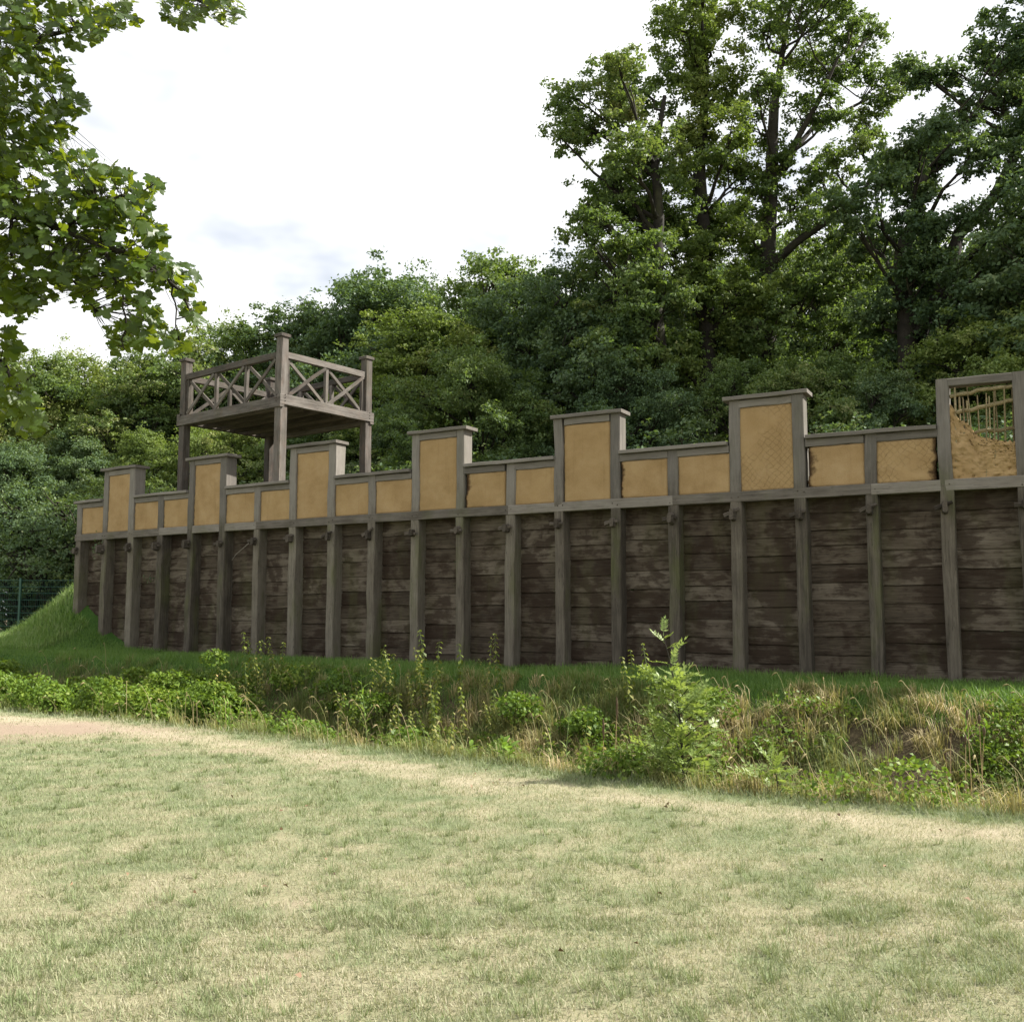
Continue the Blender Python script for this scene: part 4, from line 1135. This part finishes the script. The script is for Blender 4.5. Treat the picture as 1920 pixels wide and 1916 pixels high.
# ------------------------------------------------------------------ the young ash sapling with pinnate leaves
def pinnate(n, L, lw, ll, mat, rng, name='leaf'):
    V = []; F = []; k = 0
    def leaflet(p, ang, l, w):
        nonlocal k
        c, s = math.cos(ang), math.sin(ang); dz = rng.uniform(-.25, .25)
        for (u, v_, z) in ((0, 0, 0), (.30, .42, .10), (.65, .40, .10), (1, 0, -.06), (.65, -.40, .10), (.30, -.42, .10), (.5, 0, 0)):
            x = u * l; yv = v_ * w
            V.append((p[0] + x * c - yv * s, p[1] + x * s + yv * c, p[2] + z * w + dz * x))
        F.extend([(k, k + 6, k + 2, k + 1), (k + 6, k + 3, k + 3, k + 2), (k, k + 5, k + 4, k + 6), (k + 6, k + 4, k + 3, k + 3)])
        k += 7
    for i in range(n):
        t = .25 + .70 * i / n; p = (L * t, 0, -.25 * L * t * t + .12 * L * t)
        for sg in (1, -1):
            leaflet(p, sg * (1.0 + rng.normal() * .12), ll * (1 - .35 * abs(t - .5)) * rng.uniform(.85, 1.1), lw)
    leaflet((L * .96, 0, -.12 * L), 0, ll, lw)
    F2 = []
    for f in F:
        F2 += [(f[0], f[1], f[2])] + ([(f[0], f[2], f[3])] if len(set(f)) == 4 else [])
    v, f = tube([(0, 0, 0), (L * .5, 0, 0), (L * .96, 0, -.12 * L)], [.003, .002, .001], 3)
    b = len(V); V += [tuple(q) for q in v]
    for q in f: F2 += [(q[0] + b, q[1] + b, q[2] + b), (q[0] + b, q[2] + b, q[3] + b)]
    F2 = [t for t in F2 if len(set(t)) == 3]
    return mesh_np(name, np.array(V), np.array(F2), mat, {'tint': np.clip(np.random.default_rng(n).normal(.5, .2, len(F2)), 0, 1)})
rs = np.random.default_rng(3)
PIN = [pinnate(n, L, 0.036, .085, LEAF_SAPLING, rs) for n, L in ((5, .26), (6, .31), (4, .22))]
def sapling(label, base, h, nbr, spread, rng, nl=7):
    base = np.asarray(base, float); M0 = Matrix.Translation(Vector(base))
    root = link('ash_sapling', None, M0, None, label, 'sapling')
    top = np.array([-.10 * h, .02, h]); path = bez((0, 0, -.1), (.06, 0, h * .5), top, 9)
    v, f = tube(path, np.linspace(.014, .004, 9), 7); link('stem', py_mesh('stem', v, f, BARK), M0, root)
    def put(p, az, el, sc):
        M = M0 @ Matrix.Translation(Vector(p)) @ Matrix.Rotation(az, 4, 'Z') @ Matrix.Rotation(-el, 4, 'Y') @ Matrix.Rotation(rng.normal() * .4, 4, 'X') @ Matrix.Scale(sc, 4)
        link('leaf', PIN[rng.integers(0, 3)], M, root)
    for i in range(nbr):
        f_ = .10 + .62 * i / nbr; p = path[0] * 0 + np.array([np.interp(f_, np.linspace(0, 1, 9), path[:, j]) for j in range(3)])
        a = i * 2.4 + rng.normal() * .3; ln = spread * (1.15 - f_) * rng.uniform(.7, 1.1)
        e = p + np.array([math.cos(a) * ln, math.sin(a) * ln, ln * .75])
        bp = bez(p, (p + e) / 2 - np.array([0, 0, .05 * ln]), e, 6)
        v, f = tube(bp, np.linspace(.007, .0025, 6), 5); link('branch', py_mesh('branch', v, f, BARK), M0, root)
        for j in range(nl):
            put(bp[1 + int(j * 5 / nl)] if j < nl - 2 else e, a + rng.normal() * 1.2, rng.uniform(-.1, .9), rng.uniform(.55, .95))
    for i in range(12):
        f_ = .72 + .28 * i / 11
        if .86 < f_ < .92: continue
        p = np.array([np.interp(f_, np.linspace(0, 1, 9), path[:, j]) for j in range(3)])
        put(p, i * 2.4, rng.uniform(.2, 1.1) + (.3 if i > 9 else 0), rng.uniform(.6, .85))
    return root
sapling('tall young ash sapling with feathery pinnate leaves standing at the lawn edge', gp(1278, 1450, 10.1), 1.56, 22, .35, rs, 12)
sapling('low bushy ash seedling beside the foot of the tall sapling', gp(1235, 1450, 10.35), .66, 11, .42, rs, 9)
sapling('small yellow-green ash seedling right of the tall sapling', gp(1455, 1478, 9.45), .34, 5, .22, rs, 5)

# ------------------------------------------------------------------ maple hanging in from the left
rm = np.random.default_rng(17)
def maple_leaf_mesh(rng, name='leaf'):
    # five pointed lobes with side teeth, a little folded along the veins
    lobes = [(-2.35, .42), (-1.15, .78), (0, 1.0), (1.15, .78), (2.35, .42)]
    pts = [(0.0, -.10)]
    out = []
    for i, (a, l) in enumerate(lobes):
        tip = np.array([math.sin(a), math.cos(a)]) * l
        sd_ = np.array([math.cos(a), -math.sin(a)])
        for u, w in ((.58, -.34), (.80, -.22), (1.0, 0), (.80, .22), (.58, .34)):
            out.append(tip * u + sd_ * w * l)
        if i < 4:
            am = (a + lobes[i + 1][0]) / 2; out.append(np.array([math.sin(am), math.cos(am)]) * .56)
    V = [(0, .05, 0.0)]
    for p in out:
        r = math.hypot(*p); an = math.atan2(p[0], p[1])
        V.append((p[0], p[1], .10 * r * math.cos(5 * an) * .6 - .16 * r * r + rng.normal() * .015))
    n = len(out)
    F = [(0, i + 1, i + 2) for i in range(n - 1)]
    b = len(V)
    V += [(-.008, .02, 0), (.008, .02, 0), (0, -.55, -.12)]; F.append((b, b + 1, b + 2))    # stalk
    V = np.array(V) * .079
    return mesh_np(name, V, np.array(F), LEAF_MAPLE, {'tint': np.full(len(F), rng.uniform(.25, .6))}, False)
LM = [maple_leaf_mesh(rm) for _ in range(6)]
YM = 7.2
mo = np.array([-5.6, 7.6, 0.0]); mo[2] = float(ground_z(mo[0], mo[1]))
maple = link('maple_tree', None, Matrix.Translation(Vector(mo)), None, 'maple whose leafy branches hang into the upper left of the picture', 'tree')
def mp(px, py, dy=0): return at(px, py, YM + dy)
trk = Acc()
trunk_tube(trk, [(*(mo - mo + np.array([0, 0, -.3])), .24), (.05, .05, 2.0, .20), (.0, .1, 4.0, .17), (.15, .05, 6.0, .13), (.1, 0, 8.5, .07)])
bough = [
    ([mo + np.array([0, .1, 4.2]), mp(-420, 150), mp(-150, 330), mp(0, 395), mp(120, 430, -.2), mp(250, 480, -.3), mp(335, 540, -.3), mp(372, 620, -.2)], .055),
    ([mo + np.array([.1, 0, 5.2]), mp(-380, -60, .3), mp(-100, 30, .3), mp(60, 78, .2), mp(170, 45, .1), mp(240, 30, 0)], .045),
    ([mo + np.array([.1, 0, 5.9]), mp(-200, -190), mp(120, -90), mp(300, -30), mp(380, 5), mp(440, 30)], .04),
    ([mo + np.array([0, 0, 3.2]), mp(-380, 450, .4), mp(-120, 600, .3), mp(0, 672, .2), mp(35, 735, .2), mp(45, 790, .2)], .035),
    ([mp(-100, 345), mp(0, 300, .2), mp(70, 270, .2), mp(120, 215, .2)], .02),
    ([mp(60, 410), mp(110, 480, .2), mp(150, 545, .2), mp(175, 580, .2)], .016),
    ([mp(190, 455, -.3), mp(225, 540, -.3), mp(240, 600, -.3), mp(230, 655, -.3)], .014),
    ([mp(120, 430, -.2), mp(180, 380, -.2), mp(250, 365, -.2), mp(290, 350, -.2)], .014),
    ([mp(20, 400), mp(20, 480, .2), mp(40, 560, .2)], .016),
    ([mp(320, 520, -.3), mp(330, 580, -.3), mp(335, 640, -.3)], .008),
]
for pts, r0 in bough:
    P = np.array(pts); t = np.linspace(0, 1, len(P)); tq = np.linspace(0, 1, len(P) * 3)
    Q = np.stack([np.interp(tq, t, P[:, i]) for i in range(3)], 1) + rm.normal(size=(len(tq), 3)) * .008
    trk.add(*tube(Q - mo, np.linspace(r0, .004, len(tq)), 6))
MB = [(60, 40, 65, 30), (150, 30, 55, 24), (225, 25, 30, 10), (340, 8, 40, 14), (425, 15, 32, 13), (385, -10, 40, 10), (25, 130, 70, 30), (105, 135, 36, 10), (20, 240, 70, 30), (95, 235, 45, 16), (138, 190, 24, 7), (60, 335, 80, 38),
      (150, 330, 50, 18), (205, 368, 60, 26), (130, 430, 90, 44), (245, 395, 42, 15), (292, 350, 18, 5), (288, 440, 24, 9), (60, 500, 75, 34), (45, 560, 42, 14), (180, 505, 80, 38), (255, 500, 50, 20),
      (300, 505, 34, 11), (342, 522, 32, 10), (232, 632, 32, 11), (295, 622, 26, 7), (268, 580, 26, 8), (362, 582, 24, 7), (328, 640, 20, 5), (12, 640, 28, 8), (20, 735, 46, 18), (55, 785, 30, 9), (5, 420, 80, 34),
      (-60, 150, 90, 30), (-70, 330, 100, 36), (-60, 520, 90, 30), (-60, 720, 70, 20), (120, -60, 80, 24), (-40, -20, 90, 26)]
cands = []
for (px, py, r, n) in MB:
    for _ in range(int(n * 4.2)):
        a = rm.random() * 6.28; q = r * math.sqrt(rm.random())
        cands.append((px + math.cos(a) * q, py + math.sin(a) * q, rm.uniform(-.55, .45)))
rm.shuffle(cands)
cands.sort(key=lambda c: (0 if (c[0] > -15 and c[1] > -15) else 1, c[2]))
dense = np.concatenate([np.stack([np.interp(np.linspace(0, 1, 60), np.linspace(0, 1, len(pts)), np.array(pts)[:, i]) for i in range(3)], 1) for pts, _ in bough])
VB = [np.array([v.co[:] for v in m.vertices]) for m in LM]; FB = [np.array([p.vertices[:] for p in m.polygons]) for m in LM]
rV, rF, rT, rn = [], [], [], 0
for i, (px, py, dy) in enumerate(cands):
    p = mp(px, py, dy)
    # blade hangs outward and down from its stalk, upper face to the light
    nrm = unit(np.array([.3, -.55, .6]) + rm.normal(size=3) * .5)
    tip = np.array([.5, -.1, -.75]) + rm.normal(size=3) * .6
    yv = unit(tip - np.dot(tip, nrm) * nrm); xv = np.cross(yv, nrm)
    sc = rm.uniform(.6, 1.2)
    M = frame(p, xv * sc, yv * sc, nrm * sc)
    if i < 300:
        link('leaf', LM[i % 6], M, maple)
    else:
        R3 = np.stack([xv, yv, nrm], 1) * sc; k = i % 6
        rV.append(VB[k] @ R3.T + p - mo); rF.append(FB[k] + rn); rn += len(VB[k]); rT.append(np.full(len(FB[k]), rm.uniform(.2, .65)))
    # twig to the nearest bough
    if i % 2 == 0:
        best = dense[np.argmin(np.linalg.norm(dense - p - np.array([-.06, 0, .05]), axis=1))]
        e = p - yv * .04 * sc
        if np.linalg.norm(best - e) < .6: trk.add(*tube(bez(e - mo, (e + best) / 2 - mo + rm.normal(size=3) * .03, best - mo, 4), [.0015, .002, .003, .004], 3))
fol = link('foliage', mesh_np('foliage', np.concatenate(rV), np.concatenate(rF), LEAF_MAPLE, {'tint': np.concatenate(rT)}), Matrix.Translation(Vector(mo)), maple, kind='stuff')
link('trunk', trk.mesh('trunk', BARK, True), Matrix.Translation(Vector(mo)), maple)

# ------------------------------------------------------------------ green wire fence past the mound
FX0, FX1 = at(-160, 1100, 31.0), at(330, 1095, 31.6)
fen = link('wire_fence', None, Matrix.Translation(Vector((FX0[0], FX0[1], .9))), None, 'green welded wire mesh fence behind the grassy mound at the left edge', 'fence', None, 'thing')
def fpt(t, z): q = FX0 + (FX1 - FX0) * t; return np.array([q[0], q[1], z])
FT = float(at(36, 1087, 31.1)[2])
for i, t in enumerate((0.085, .40, .70, 1.0)):
    a = fpt(t, .3); b = fpt(t, FT + .06)
    beam('fence_post', a, b, .06, .06, FENCE_GREEN, fen, rt, up=(0, 1, 0), nseg=1, jit=0, ch=.004)
for i in range(10):
    z = FT - .01 - i * .2
    v, f = tube([fpt(0, z), fpt(.5, z), fpt(1, z)], .009, 5)
    o = FX0 * np.array([1, 1, 0])
    link('wire', py_mesh('wire', v - o, f, FENCE_GREEN), Matrix.Translation(Vector(o)), fen)
acc = Acc(); LF = np.linalg.norm(FX1 - FX0)
for i in range(int(LF / .055)):
    t = (i + .5) * .055 / LF
    v, f = tube([fpt(t, .7), fpt(t, FT)], .0035, 3); acc.add(v - FX0 * np.array([1, 1, 0]), f)
link('upright_wires', acc.mesh('upright_wires', FENCE_GREEN), Matrix.Translation(Vector(FX0 * np.array([1, 1, 0]))), fen, kind='stuff')
bpy.context.view_layer.update()
print('TRIS', sum(len(m.loops) - 2 * len(m.polygons) for m in bpy.data.meshes))
